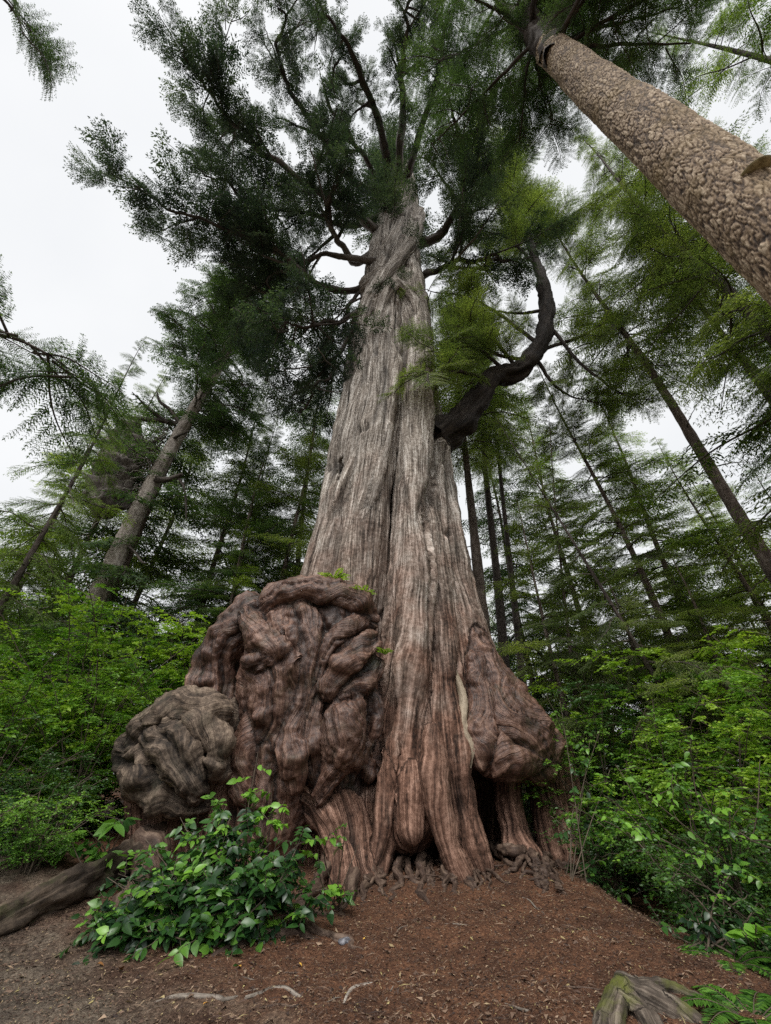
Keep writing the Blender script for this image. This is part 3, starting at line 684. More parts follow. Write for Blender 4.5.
# cones
for px, py, lab in ((430,930,'small brown cone in the middle of the bare slope'), (300,985,'small cone between the grey sticks'), (565,920,'small cone near the right edge of the slope'), (470,985,'small cone in the open litter at the front')):
    p = ground_at(px, py); mb = MB(); u = np.linspace(0, 1, 12); cv = np.stack([u * .06, u * 0, u * 0 + .012], 1)
    tube(mb, cv, .016 * np.sin(np.pi * (u * .85 + .1)) ** .7 * (1 + .25 * np.sin(u * 40)), 10, 1)
    o = link('pine_cone', mb.mesh('pine_cone'), root_bark); o.location = p; o.rotation_euler = (0, 0, px); tag(o, lab, 'pine cone')
stone(345, 944, .055, 'small wet grey stone beside the root end')
leafk = NT('dead_leaf'); lvv = leafk.attr('lv').outputs['Fac']
dead_mat = leafk.surf(leafk.n('ShaderNodeBsdfPrincipled', {'Base Color': leafk.ramp(lvv, [(0, (.16, .07, .03)), (.5, (.42, .20, .05)), (1, (.60, .36, .06))]), 'Roughness': .5}).outputs[0])
def leaf_proto(nseg=5, width=.42, fold=.12, curl=.18, tip=1.0):
    t = np.linspace(0, 1, nseg + 1); w = width * np.sin(np.pi * t ** .8) ** .8 * (1 - t * .25); w[-1] = 0
    V = []; F = []
    for a, b in zip(t, w): V += [[a, -b / 1, fold * b * 2 - curl * a * a], [a, 0, -curl * a * a], [a, b, fold * b * 2 - curl * a * a]]
    for j in range(nseg):
        F += [[3 * j, 3 * j + 3, 3 * j + 4, 3 * j + 1], [3 * j + 1, 3 * j + 4, 3 * j + 5, 3 * j + 2]]
    return np.array(V, float), np.array(F)
for px, py, s, v, lab in [(238,970,.07,.75,'bright orange fallen leaf in front of the leafy bush'), (120,972,.10,.35,'curled brown leaf on the path below the left end of the bush'),
                       (300,968,.05,.95,'small yellow leaf between two twigs'), (205,1008,.05,.6,'orange brown leaf just below the pale stick'),
                       (180,965,.08,.25,'dull brown leaf under the front edge of the bush'), (364,942,.03,1.,'tiny yellow leaf speck beside the grey stone'), (100,968,.07,.15,'dark curled leaf nearest the log')]:
    V, F = leaf_proto(6, .35, .2, .25); V = V - [.5, 0, 0]
    me = make_mesh('fallen_leaf', V * s, F, {'lv': np.full(len(V), v)})
    o = link('fallen_leaf', me, dead_mat); o.location = ground_at(px, py) + [0, 0, .03]; o.rotation_euler = (rr.uniform(-.3, .3), rr.uniform(-.3, .3), rr.uniform(0, 6))
    tag(o, lab, 'leaf')
print('ground', round(time.time() - T0, 1))
# ================================================================== CONIFERS
def unit(v): return v / (np.linalg.norm(v, axis=-1, keepdims=True) + 1e-9)
needle = (np.array([[0, -.12, 0], [.45, -.5, .03], [1, 0, -.04], [.45, .5, .03]]), np.array([[0, 1, 2, 3]]))

def branch_proto(L, seed, leafl=.10, leafw=.035, lat=.11, droop=.22, tw=.075, fill=2, up=.0):
    """a conifer branch along +x: woody axis, drooping flat side sprays; returns wood MB arrays and leaf arrays"""
    g = np.random.default_rng(seed)
    n = 14; t = np.linspace(0, 1, n)
    ax = np.stack([L * t, .04 * L * np.sin(t * 5 + seed), L * (up * t - droop * t ** 2) + .02 * L * np.sin(t * 9 + seed)], 1)
    wood_ = [(ax, .012 * L * (1 - t * .85) + .003)]
    LO = []; LX = []; LN = []; LS = []
    m = int(L / lat); ts = np.linspace(.14, 1, m)
    for j, tt in enumerate(ts):
        p0 = np.array([np.interp(tt, t, ax[:, a]) for a in range(3)])
        for sd in ((-1, 1) if tt < .97 else (0,)):
            if g.random() < .12: continue
            l = L * .40 * (np.sin(np.pi * min(1, tt * .72 + .22)) ** .7) * g.uniform(.65, 1.15) * (1 if sd else .7)
            a = R(g.uniform(42, 68)) * sd; d = np.array([math.cos(a), math.sin(a), g.uniform(-.15, .1)])
            k = 6; u = np.linspace(0, 1, k)
            c = p0 + d * (u * l)[:, None]; c[:, 2] -= droop * 1.1 * l * u ** 2; c[:, 0] += .12 * l * u ** 2
            wood_.append((c, .0035 * (1 - u * .7) * (1 + l)))
            nt = max(2, int(l / tw)); us = np.linspace(.1, 1, nt)
            q = np.stack([np.interp(us, u, c[:, b]) for b in range(3)], 1)
            dd = unit(np.stack([np.interp(us, u, np.gradient(c[:, b])) for b in range(3)], 1))
            nn = np.array([0, 0, 1.]); side = unit(np.cross(nn, dd))
            for s2 in (-1, 1):
                tl = leafl * (1.25 - .7 * us) * g.uniform(.7, 1.35, nt)
                ang = R(50)
                dirv = unit(dd * math.cos(ang) + side * math.sin(ang) * s2 + np.stack([g.normal(0, .18, nt)] * 3, 1) + np.array([0, 0, -.25]))
                for f in range(fill):
                    LO.append(q + dirv * (tl * f * .8)[:, None]); LX.append(dirv + g.normal(0, .15, dirv.shape)); LN.append(np.tile(nn, (nt, 1)) + g.normal(0, .35, (nt, 3))); LS.append(tl * (1 - .25 * f))
            LO.append(q[-1:]); LX.append(dd[-1:]); LN.append(nn[None]); LS.append(np.array([leafl]))
    O, X, N, S = np.vstack(LO), np.vstack(LX), np.vstack(LN), np.concatenate(LS)
    V, F = place(needle, O, X, N, S, S * (leafw / leafl))
    lv = np.repeat(np.clip(g.normal(.45, .22, len(O)), 0, 1), 4)
    mb = MB()
    for c, r in wood_: 
        if len(c) == 14: tube(mb, c, r, 5)
        else: tube(mb, c[::1], r, 3)
    WV = np.vstack(mb.V); W4 = np.vstack(mb.F4)
    return dict(L=L, V=V, F=F, lv=lv, WV=WV, WF=W4)

def add_branches(PB, items, seed=0):
    """items: (origin, direction, roll up-vector, length) -> merged leaf arrays, wood arrays"""
    g = np.random.default_rng(seed); LV = []; LF = []; LA = []; WV = []; WF = []; nl = nw = 0
    for o, d, up, ln in items:
        p = PB[g.integers(len(PB))]; s = ln / p['L']; d = unit(np.asarray(d, float)); up = np.asarray(up, float)
        u = unit(up - (up @ d) * d); y = np.cross(u, d) * (1 if g.random() < .5 else -1); M = np.stack([d, y, u]) * s
        LV.append(p['V'] @ M + o); LF.append(p['F'] + nl); nl += len(p['V']); LA.append(np.clip(p['lv'] + g.normal(0, .13), 0, 1))
        WV.append(p['WV'] @ M + o); WF.append(p['WF'] + nw); nw += len(p['WV'])
    return np.vstack(LV), np.vstack(LF), np.concatenate(LA), np.vstack(WV), np.vstack(WF)

hem_leaf = leaf_material('hemlock_leaf', (.036, .070, .022), (.165, .225, .075), (.36, .43, .16), transl=.48)
fir_leaf = leaf_material('fir_leaf', (.024, .050, .026), (.078, .135, .062), (.17, .25, .115), transl=.42)
cedar_leaf = leaf_material('cedar_leaf', (.020, .036, .034), (.048, .078, .064), (.11, .15, .105), transl=.35)
bright_leaf = leaf_material('bright_spray', (.05, .09, .018), (.14, .22, .045), (.28, .37, .09), transl=.45)
twig_mat = bark_material('twig_bark', (.03, .024, .02), (.085, .07, .058), (.17, .15, .125), us=30, vs=4, bumpd=.01)
trunk_bark = bark_material('conifer_bark', (.045, .032, .025), (.14, .105, .085), (.27, .225, .19), us=9, vs=3.2, bumpd=.05)
dark_bark = bark_material('dark_bark', (.022, .017, .014), (.065, .05, .042), (.14, .115, .10), us=9, vs=3.5, bumpd=.05)

PB_fine = [branch_proto(3.0, 40 + s) for s in range(4)]
PB_long = [branch_proto(3.4, 50 + s, leafl=.13, leafw=.045, lat=.15, droop=.34, tw=.10) for s in range(4)]
PB_far = [branch_proto(3.0, 60 + s, leafl=.20, leafw=.075, lat=.22, droop=.25, tw=.15) for s in range(4)]
PB_cedar = [branch_proto(2.4, 70 + s, leafl=.165, leafw=.07, lat=.23, droop=.36, tw=.085, up=.1) for s in range(5)]
print('protos', [len(p['F']) for p in PB_fine + PB_long + PB_far + PB_cedar])

def conifer_meshes(key, H, r0, cb, bl, nb, PB, seed, droop0=.1, shape=1.0, dead=8, bark_amp=.10):
    """height, base radius, crown base height, longest branch, number of branches"""
    g = np.random.default_rng(seed); zz = np.linspace(-.5, H, 46); 
    c = np.stack([.12 * np.sin(zz * .35 + seed) * (zz > 0), .12 * np.cos(zz * .27 + seed * 2) * (zz > 0), zz], 1)
    rad = r0 * (1 - zz.clip(0) / H) ** 1.15 + .012; rad[:3] *= [1.7, 1.35, 1.12]
    cc = catmull(np.column_stack([c, rad]), int(H * 5))
    mb = MB(); tube(mb, cc[:, :3], cc[:, 3], 22 if r0 > .15 else 10, seed, rdisp(seed, bark_amp, 3, 2.0))
    trunk = mb.mesh('trunk')
    items = []
    for j in range(nb):
        f = (j + g.random()) / nb; z = cb + (H - cb) * f ** 1.05
        if z > H - .3: z = H - .3
        az = j * 2.4 + g.normal(0, .9)
        env = (1 - f) ** (.75 * shape) * min(1, .55 + f * 3)
        ln = max(.5, bl * env * g.uniform(.4, 1.3))
        sl = droop0 * -1 + .55 * f + g.normal(0, .22)
        o = np.array([np.interp(z, zz, c[:, 0]), np.interp(z, zz, c[:, 1]), z])
        d = np.array([math.cos(az), math.sin(az), sl])
        items.append((o, d, (0, 0, 1), ln))
    LV, LF, LA, WV, WF = add_branches(PB, items, seed)
    crown = make_mesh('crown', LV, LF, {'lv': LA}, False)
    br = make_mesh('branches', WV, WF, {'gc': WV * [1, 1, .2]}, True)
    # dead snags below the crown
    snags = []
    for j in range(dead):
        mbd = MB()
        z = g.uniform(max(1.5, cb * .35), cb + 2); az = g.uniform(0, 6.28); ln = g.uniform(.4, 2.2)
        u = np.linspace(0, 1, 8)[:, None]; d = np.array([math.cos(az), math.sin(az), g.uniform(-.2, .25)])
        cv = np.array([0, 0, z]) + d * u * ln + np.array([0, 0, -.25]) * u ** 2 * ln + g.normal(0, .02, (8, 3))
        tube(mbd, cv, (.028 * (1 - u[:, 0] * .85)) + .003, 5); snags.append(mbd.mesh('dead_branch'))
    return dict(H=H, trunk=trunk, crown=crown, branches=br, snags=snags)
KINDS_ = {
 'bare':  conifer_meshes('bare', 38, .36, 17, 4.6, 95, PB_long, 106, .25, dead=22),
 'tall':  conifer_meshes('tall', 34, .40, 11, 4.6, 92, PB_long, 101, .25, dead=14),
 'mid':   conifer_meshes('mid', 24, .17, 3.5, 3.8, 110, PB_fine, 102, .20, dead=10),
 'mid2':  conifer_meshes('mid2', 27, .26, 6.5, 4.2, 88, PB_long, 103, .3, dead=10),
 'young': conifer_meshes('young', 11, .09, .8, 2.6, 80, PB_fine, 104, .12, dead=0),
 'far':   conifer_meshes('far', 32, .24, 3.0, 5.2, 150, PB_far, 105, .3, dead=3),
}
print('tree meshes', round(time.time() - T0, 1))
from mathutils import Quaternion
def conifer(kind, a, b, label, name='conifer_tree', rs=1.0, leaf=None, bark=None, spin=0, group=None, hs=1.0, cat='tree'):
    """a, b: two points (px, py, Y) on the axis of its trunk"""
    A, B = at(*a), at(*b); d = B - A
    if d[2] < 0: d = -d
    d = d / np.linalg.norm(d); base = A - d * (A[2] / d[2])
    base = base - d * ((base[2] - float(gz(base[0], base[1]))) / d[2])
    e = empty(name, base); e.rotation_mode = 'QUATERNION'
    e.rotation_quaternion = Vector((0, 0, 1)).rotation_difference(Vector(d.tolist())) @ Quaternion((0, 0, 1), spin)
    e.scale = (rs, rs, hs)
    K = KINDS_[kind]
    for nm, me, mt in (('trunk', K['trunk'], bark or trunk_bark), ('crown', K['crown'], leaf or hem_leaf), ('branches', K['branches'], twig_mat), *[('dead_branch', q, twig_mat) for q in K['snags']]):
        o = bpy.data.objects.new(nm, me); COL.objects.link(o); o.parent = e
        if len(me.materials) == 0: me.materials.append(mt)
        o.material_slots[0].link = 'OBJECT'; o.material_slots[0].material = mt
    tag(e, label, cat, group)
    return e
from mathutils import Vector
G_ = 'conifers standing around the giant cedar'
conifer('bare', (771,560,12), (640,360,12), 'tall bare brown trunk slanting across the right side, thickest of the dark right trunks', rs=.8, spin=1, hs=1.1)
conifer('bare', (771,340,7.5), (700,265,7.5), 'dark trunk right under the rough barked giant near the right edge', rs=.72, spin=2.2, bark=dark_bark, hs=1.1)
conifer('bare', (771,400,9.5), (745,365,9.5), 'thin dark trunk at the right edge between two thicker slanting trunks', rs=.45, spin=3, bark=dark_bark, hs=1.2)
conifer('bare', (485,650,17), (465,440,16.6), 'straight brown trunk close behind the right flank of the giant cedar', rs=.9, spin=4)
conifer('bare', (500,640,19), (487,470,19), 'darker trunk just right of the straight brown one behind the cedar', rs=.75, spin=5, bark=dark_bark, hs=1.2)
conifer('bare', (514,600,21), (502,490,21), 'thin dim trunk, third counting from the cedar flank', rs=.6, spin=.5, bark=dark_bark, hs=1.2)
conifer('mid', (575,700,15.5), (553,470,13.5), 'slim young hemlock with layered branches right of the trunk group', rs=.5, spin=1.5, hs=.75)
conifer('young', (690,745,10.5), (570,540,10.5), 'thin dark sapling leaning left with sparse branches', rs=.8, spin=2.5, bark=dark_bark, hs=1.3)
conifer('mid', (715,735,14.5), (665,630,14.5), 'leaning grey brown trunk rising behind the right shrubs', rs=1., spin=3.3)
conifer('mid', (245,545,20), (265,470,20), 'slender dark trunk in the sky gap left of the cedar', rs=.9, spin=4.4, bark=dark_bark)
conifer('mid', (62,500,18), (85,455,18), 'thin pale trunk seen left of the leaning trunk', rs=.9, spin=5.2)
conifer('mid2', (0,615,11), (45,530,11), 'dark mossy trunk with bright layered branches at the left edge', rs=.50, spin=.9, leaf=bright_leaf, bark=dark_bark, hs=.72)
BG = [ # kind, px, py, Y, rs, hs, leaf, label
 ('far', 600,700,24,1.,1.05,bright_leaf,'pale green hemlock in the far middle right, behind the leaning sapling'),
 ('far', 720,700,22,1.,1.,bright_leaf,'broad hemlock behind the leaning grey brown trunk'),
 ('far', 535,690,27,1.,1.1,fir_leaf,'dim tall conifer seen between the cedar flank and the slim hemlock'),
 ('far', 810,690,20,.9,.7,hem_leaf,'full leafed conifer filling the right edge at mid height'),
 ('mid', 660,740,13,.8,.36,hem_leaf,'low branching young hemlock over the right thicket'),
 ('mid', 770,760,11,.8,.34,hem_leaf,'young hemlock with light sprays at the right edge above the shrubs'),
 ('far', 290,660,24,1.,1.3,fir_leaf,'grey green conifer close left of the cedar trunk'),
 ('far', 190,660,20,.9,.85,hem_leaf,'lower conifer behind the leaning trunk foot'),
 ('far', 110,660,21,.9,.85,hem_leaf,'yellow green conifer behind the thin pale trunk'),
 ('far', 20,680,17,.9,.75,hem_leaf,'dense conifer at the left edge behind the mossy trunk'),
 ('mid', 268,660,17.5,1.15,.95,hem_leaf,'loose light conifer filling the gap between leaning trunk and cedar'),
 ('far', 70,680,15.5,.85,.9,fir_leaf,'dark drooping conifer left of the leaning trunk'),
 ('mid', 215,660,16.5,1.1,.8,fir_leaf,'conifer with drooping twigs just right of the leaning trunk'),
 ('young', 210,700,15,1.1,1.,bright_leaf,'young hemlock with bright sprays left of the burl'),
 ('young', 585,760,13,1.1,1.1,hem_leaf,'young hemlock tucked against the cedar right flank'),
]
for j, (kd, px, py, Y, rs, hs, lf, lab) in enumerate(BG):
    b = at(px, py, Y); conifer(kd, (px, py, Y), (px, py, Y), lab, rs=rs, hs=hs, leaf=lf, spin=j * 1.3) if False else None
    e = empty('conifer_tree', (b[0], b[1], float(gz(b[0], b[1])) - .1)); e.rotation_euler = (rr.uniform(-.03, .03), rr.uniform(-.03, .03), j * 1.3); e.scale = (rs, rs, hs)
    K = KINDS_[kd]
    for nm, me, mt in (('trunk', K['trunk'], trunk_bark), ('crown', K['crown'], lf), ('branches', K['branches'], twig_mat)):
        o = bpy.data.objects.new(nm, me); COL.objects.link(o); o.parent = e
        if len(me.materials) == 0: me.materials.append(mt)
        o.material_slots[0].link = 'OBJECT'; o.material_slots[0].material = mt
    tag(e, lab, 'tree')
# canopy trees whose trunks stand outside the picture but whose crowns hang into it
for j, (kd, x, y, rs, hs, lf, lab) in enumerate([
    ('tall', 15.5, 6.0, 1.0, .95, hem_leaf, 'canopy of a tall conifer at the upper right, behind the rough trunk'),
    ('tall', 19.5, 12.5, 1.0, 1.0, fir_leaf, 'dark canopy between the two slanting right trunks'),
    ('mid2', 11.8, 6.7, 1.1, 1.0, hem_leaf, 'fine leafed canopy right of the curved cedar limb'),
    ('mid2', 13.0, 2.2, 1.0, 1.2, bright_leaf, 'yellow green canopy in the top right corner above the rough trunk'),
    ]):
    e = empty('conifer_tree', (x, y, float(gz(x, y)) - .1)); e.rotation_euler = (0, 0, j * 2.1 + .4); e.scale = (rs, rs, hs); K = KINDS_[kd]
    for nm, me, mt in (('trunk', K['trunk'], dark_bark), ('crown', K['crown'], lf), ('branches', K['branches'], twig_mat)):
        o = bpy.data.objects.new(nm, me); COL.objects.link(o); o.parent = e
        if len(me.materials) == 0: me.materials.append(mt)
        o.material_slots[0].link = 'OBJECT'; o.material_slots[0].material = mt
    tag(e, lab, 'tree')
g = np.random.default_rng(3)
for j in range(22):
    a = R(-62 + 124 * (j + g.random()) / 22); dd = g.uniform(30, 52)
    x, y = dd * math.sin(a), dd * math.cos(a)
    e = empty('conifer_tree', (x, y, float(gz(x, y)) - .2)); e.rotation_euler = (0, 0, g.uniform(0, 6)); q = g.uniform(.8, 1.25); lo_ = .45 if -50 < math.degrees(a) < -12 else .6; e.scale = (q, q, q * lo_); K = KINDS_['far']
    for nm, me, mt in (('trunk', K['trunk'], dark_bark), ('crown', K['crown'], (fir_leaf, hem_leaf)[j % 2])):
        o = bpy.data.objects.new(nm, me); COL.objects.link(o); o.parent = e
        o.material_slots[0].link = 'OBJECT'; o.material_slots[0].material = mt
    tag(e, 'one of the dim distant conifers closing the view behind all the others', 'tree', 'distant conifers behind the others')
print('conifers', round(time.time() - T0, 1))

# ------------------------------------------------------------------ crown of the giant cedar
def at_z(px, py, z):
    v = at(px, py, 1.0) - np.array([0, 0, CH]); return np.array([0, 0, CH]) + v * ((z - CH) / v[2])
limb_bark = bark_material('limb_bark', (.020, .016, .014), (.060, .048, .040), (.15, .125, .105), us=16, vs=1.5, bumpd=.03)
limb_black = bark_material('curved_limb_bark', (.008, .006, .005), (.030, .023, .019), (.09, .072, .058), us=16, vs=1.5, bumpd=.05)
grey_limb = bark_material('grey_limb_bark', (.05, .04, .034), (.14, .12, .105), (.28, .25, .22), us=16, vs=1.5, bumpd=.03)
LIMBS = [ # (control px,py,z), radii, foliage from, density, name extras
 ([(372,285,26.5),(345,292,25.5),(318,284,25.5),(288,262,26),(258,246,26.5),(215,232,27),(160,212,27.5),(105,185,28)], [.36,.31,.27,.22,.18,.14,.09,.05], .38, 4.2),
 ([(382,235,34.8),(340,205,33),(290,175,33),(245,140,33.5),(215,100,34),(200,62,34)], [.5,.34,.26,.2,.12,.05], .35, 4.2),
 ([(376,262,29),(335,258,28),(300,262,28),(268,290,27),(252,308,26)], [.35,.24,.18,.12,.05], .3, 3.2),
 ([(388,200,42),(352,180,38),(320,140,37),(290,90,36),(280,40,35),(282,0,34)], [.5,.36,.28,.2,.13,.06], .3, 4.0),
 ([(392,185,45.5),(378,120,43),(360,75,42),(335,35,41),(320,-10,40)], [.6,.4,.28,.16,.07], .2, 4.2),
 ([(398,180,46.5),(402,110,43),(400,60,42),(405,10,41)], [.6,.4,.25,.12], .2, 4.2),
 ([(404,185,45.5),(422,130,42),(440,80,41),(450,30,40),(455,-10,40)], [.5,.34,.22,.14,.06], .2, 4.0),
 ([(412,245,33),(436,238,32),(450,222,32),(462,195,32),(470,160,32),(462,120,32)], [.6,.45,.32,.24,.16,.07], .3, 4.0),
 ([(418,280,28),(440,268,27),(470,262,27),(505,250,27)], [.35,.26,.18,.08], .25, 3.6),
 ([(386,215,38.5),(350,225,35),(310,215,34),(270,205,33),(230,190,32),(190,165,31)], [.4,.28,.22,.16,.12,.05], .35, 3.8),
 ([(378,250,32),(355,262,30),(338,238,30),(334,210,30),(345,180,30)], [.42,.36,.3,.22,.1], .6, 3.0),
 ([(372,296,25),(350,320,22),(318,335,20.5),(280,350,19)], [.22,.18,.13,.06], .2, 2.6),
 ([(368,300,24),(345,345,20),(325,385,17.5),(296,425,15.5)], [.2,.16,.11,.05], .35, 2.0),
 ([(374,270,28),(352,300,25),(332,330,23),(322,375,20)], [.2,.16,.12,.05], .35, 2.0),
 ([(386,195,43),(360,150,41),(330,100,42),(345,50,42)], [.3,.24,.16,.08], .4, 3.4),
]
G = np.random.default_rng(99)
def limb_branches(c, rad, start, dens, lmin, lmax, g, out, drop=.25, up=.0):
    L = np.linalg.norm(np.diff(c, axis=0), axis=1).sum(); n = int(L * dens); items = out
    t = unit(np.gradient(c, axis=0))
    for j in range(n):
        f = start + (1 - start) * (j + g.random()) / n; i = min(len(c) - 1, int(f * len(c)))
        az = g.uniform(0, 6.28); d = np.array([math.cos(az), math.sin(az), g.normal(up, .35)]) + t[i] * .6
        items.append((c[i] + g.normal(0, .05, 3), d, (g.normal(0, .35), g.normal(0, .35), 1), g.uniform(lmin, lmax)))
items = []
for j, (ctrl, rad, st, dens) in enumerate(LIMBS):
    sc_ = .62 if j in (3, 4, 5, 6, 14) else .9
    P_ = np.array([at_z(*q) for q in ctrl]); c = catmull(np.column_stack([P_, rad]), 60)
    c[:, :3] += np.cumsum(G.normal(0, .05, (60, 3)), 0) * np.linspace(0, 1, 60)[:, None] + catmull(G.normal(0, .16, (14, 3)), 60) * np.linspace(0, 1.2, 60)[:, None].clip(0, 1)
    c[:, 3] *= .62; mb = MB(); tube(mb, c[:, :3], c[:, 3], 12, j, rdisp(j + 5, .3, 2, 1.2)); child('limb', mb.mesh('limb'), grey_limb if j in (1, 2, 5, 10) else limb_bark, cedar)
    limb_branches(c[:, :3], c[:, 3], st, dens * .44, 1.5 * sc_, 3.2 * sc_, G, items)
    # secondary limbs with their own foliage
    for q in range(9):
        i = int(G.uniform(.3, .95) * 60); t = unit(c[min(i + 1, 59), :3] - c[i - 1, :3]); az = G.uniform(0, 6.28)
        d = unit(np.array([math.cos(az), math.sin(az), G.uniform(-.1, .5)]) + t * .8); ln = G.uniform(2.2, 4.6) * sc_
        u = np.linspace(0, 1, 14)[:, None]; cv = c[i, :3] + d * u * ln + np.array([0, 0, .9]) * u ** 2 + np.cumsum(G.normal(0, .05, (14, 3)), 0) * u
        wl = MB(); tube(wl, cv, c[i, 3] * .6 * (1 - u[:, 0] * .8) + .01, 7, q); child('side_limb', wl.mesh('side_limb'), limb_bark if q % 3 else grey_limb, cedar)
        limb_branches(cv, None, .35, dens * .50, 1.0 * sc_, 2.4 * sc_, G, items)
for q in range(120):
    f = G.random(); z = 33 + 24 * f; az = G.uniform(0, 6.28)
    items.append((np.array([.35 + .1 * f, 12, z]) + np.array([math.cos(az), math.sin(az), 0]) * .6 * (1 - f), (math.cos(az), math.sin(az), G.normal(.1, .4)), (0, 0, 1), G.uniform(1.4, 3.2)))
LV, LF, LA, WV, WF = add_branches(PB_cedar, items, 3)
print('cedar crown items', len(items), len(LF))
child('crown', make_mesh('crown', LV, LF, {'lv': LA}, False), cedar_leaf, cedar)
child('twigs', make_mesh('twigs', WV, WF, {'gc': WV}, True), twig_mat, cedar)
# the big curved limb on the right, with its hanging sprays
ctrl = [(436,440,12.0),(462,420,11.9),(482,394,11.7),(492,377,11.6),(516,372,11.6),(538,350,11.5),(547,315,11.3),(543,285,11.2),(532,250,11.),(515,200,10.5),(500,160,9.5)]
P_ = np.array([at(*q) for q in ctrl]); c = catmull(np.column_stack([P_, [.70,.55,.46,.41,.45,.40,.35,.29,.22,.15,.07]]), 90)
mb = MB(); tube(mb, c[:, :3], c[:, 3], 24, 3, rdisp(77, .42, 2, 1.4)); child('curved_limb', mb.mesh('curved_limb'), limb_black, cedar)
items = []; g = np.random.default_rng(12); wl = MB()
limb_branches(c[:, :3], None, .80, 3.4, 1.4, 3.0, g, items)
for (a, b, m) in [((520,372,11.6),(480,330,10.6),(440,345,10.)), ((500,378,11.7),(450,372,10.6),(408,380,9.9)), ((512,372,11.6),(470,345,10.6),(425,350,9.9)), ((530,360,11.6),(490,350,11.),(460,320,10.6)), ((546,310,11.3),(515,310,11.5),(480,305,11.6)),  ((540,345,11.5),(480,300,11.),(430,285,10.4)), ((540,268,11.2),(500,235,10.5),(455,250,10.2)),
                  ((538,350,11.5),(590,330,11.5),(630,300,11.2)), ((532,250,11.),(570,215,10.5),(600,200,9.9)), ((545,320,11.3),(590,370,11.5),(640,400,11.8)), ((535,358,11.6),(555,385,12.),(590,400,12.)), ((515,200,10.5),(480,160,9.),(470,120,8))]:
    cv = catmull([at(*a), at(*b), at(*m)], 24); cv += np.cumsum(g.normal(0, .02, cv.shape), 0); wl = MB(); tube(wl, cv, np.linspace(.11, .02, 24), 7, 2); child('side_limb', wl.mesh('side_limb'), limb_bark, cedar)
    limb_branches(cv, None, .25, 3.4, 1.0, 2.2, g, items)
LV, LF, LA, WV, WF = add_branches(PB_fine, items, 4)
child('crown', make_mesh('crown', LV, LF, {'lv': LA}, False), hem_leaf, cedar); child('twigs', make_mesh('twigs', WV, WF, {'gc': WV}, True), twig_mat, cedar)
print('cedar crown', len(LF), round(time.time() - T0, 1))

# ------------------------------------------------------------------ rough barked spruce at the upper right
def plated_trunk(P0, P1, r0, r1, name, parent, seed=5, us=.0, down=12):
    d = P1 - P0; L = np.linalg.norm(d); n = int(L / .022); t = np.linspace(0, 1, n)
    c = P0 + d * t[:, None] + np.stack([.06 * np.sin(t * 9), .06 * np.cos(t * 7), t * 0], 1); rad = r0 + (r1 - r0) * t
    ns = 240
    def f(TH, VV, rr_):
        q = np.stack([np.cos(TH).ravel() * 2.4, np.sin(TH).ravel() * 2.4, VV.ravel() * 1.0], 1).astype(np.float32)
        w = fbm(q * 2.2, 2, seed) * .22
        # scaly plates: jittered cells
        w2 = fbm(q * 2.6, 2, seed + 7); w3 = fbm(q * 2.6 + 31, 2, seed + 8)
        h = 0
        for sc1, am in ((1.0, .62), (2.2, .38)):
            P = np.stack([TH.ravel() * rr_.ravel().mean() * 13.5 * sc1, VV.ravel() * 3.9 * sc1], 1) + np.stack([w * 2.5 + w2 * .45, w * 1.5 + w3 * .45], 1)
            P = P @ np.array([[.92, .38], [-.38, .92]])
            i = np.floor(P); b1 = np.full(len(P), 9.); b2 = np.full(len(P), 9.); idn = np.zeros(len(P))
            for a in (-1, 0, 1):
                for b in (-1, 0, 1):
                    cx, cy = i[:, 0] + a, i[:, 1] + b
                    jx = _h(cx.astype(np.int64), cy.astype(np.int64), np.zeros(len(P), np.int64), 5); jy = _h(cx.astype(np.int64), cy.astype(np.int64), np.zeros(len(P), np.int64), 6)
                    dd = np.hypot(cx + jx - P[:, 0], cy + jy - P[:, 1]); m = dd < b1
                    b2 = np.where(m, b1, np.minimum(b2, dd)); idn = np.where(m, jx, idn); b1 = np.where(m, dd, b1)
            e = np.clip((b2 - b1) / .30, 0, 1) ** 1.3
            h = h + am * e * (.45 + .55 * idn)
        A_ = TH.ravel() * rr_.ravel().mean(); fu = ridge(np.stack([A_ * 4.2 + w * 3, VV.ravel() * 1.5 + w2 * .5 + A_ * .7], 1), 3, seed + 21)
        h = .80 * h + .12 * fu + fbm(q * 9, 3, seed + 3) * .12 + .06
        f.h = h
        return (h * .042 + fbm(q * .5, 2, 9) * .03).reshape(TH.shape)
    mb = MB(); tube(mb, c, rad, ns, 0, f)
    hh = np.concatenate([f.h, np.zeros(mb.n - len(f.h))])
    V = np.concatenate(mb.V); F = [np.concatenate(x) for x in (mb.F3, mb.F4)]
    return make_mesh(name, V, F, {'gc': np.concatenate(mb.A['gc']), 'plate': hh})
k = NT('spruce_bark'); pl = k.attr('plate').outputs['Fac']; pos = k.n('ShaderNodeNewGeometry').outputs['Position']; gcv = k.attr('gc').outputs['Vector']
nn = k.noise(k.vscale(gcv, (30, 16, 1)), 1., 5, .65)
f_ = k.math('ADD', k.math('MULTIPLY', pl, .72), k.math('MULTIPLY', nn, .35))
col = k.ramp(f_, [(.20, (.010, .006, .003)), (.38, (.070, .042, .025)), (.56, (.26, .18, .112)), (.85, (.56, .45, .32))])
col = k.mix(k.ramp(k.noise(pos, 1.1, 4, .65), [(.45, (0,) * 3), (.7, (.45,) * 3)]), col, (.20, .13, .035))
spruce_bark = k.surf(k.n('ShaderNodeBsdfPrincipled', {'Base Color': col, 'Roughness': .85, 'Normal': k.bump(f_, .8, .02)}).outputs[0])
S1, S2 = at(771, 235, 2.47), at(556, 52, 1.97); sd_ = (S2 - S1) / np.linalg.norm(S2 - S1); SB = S1 - sd_ * (S1[2] / sd_[2] + .3)
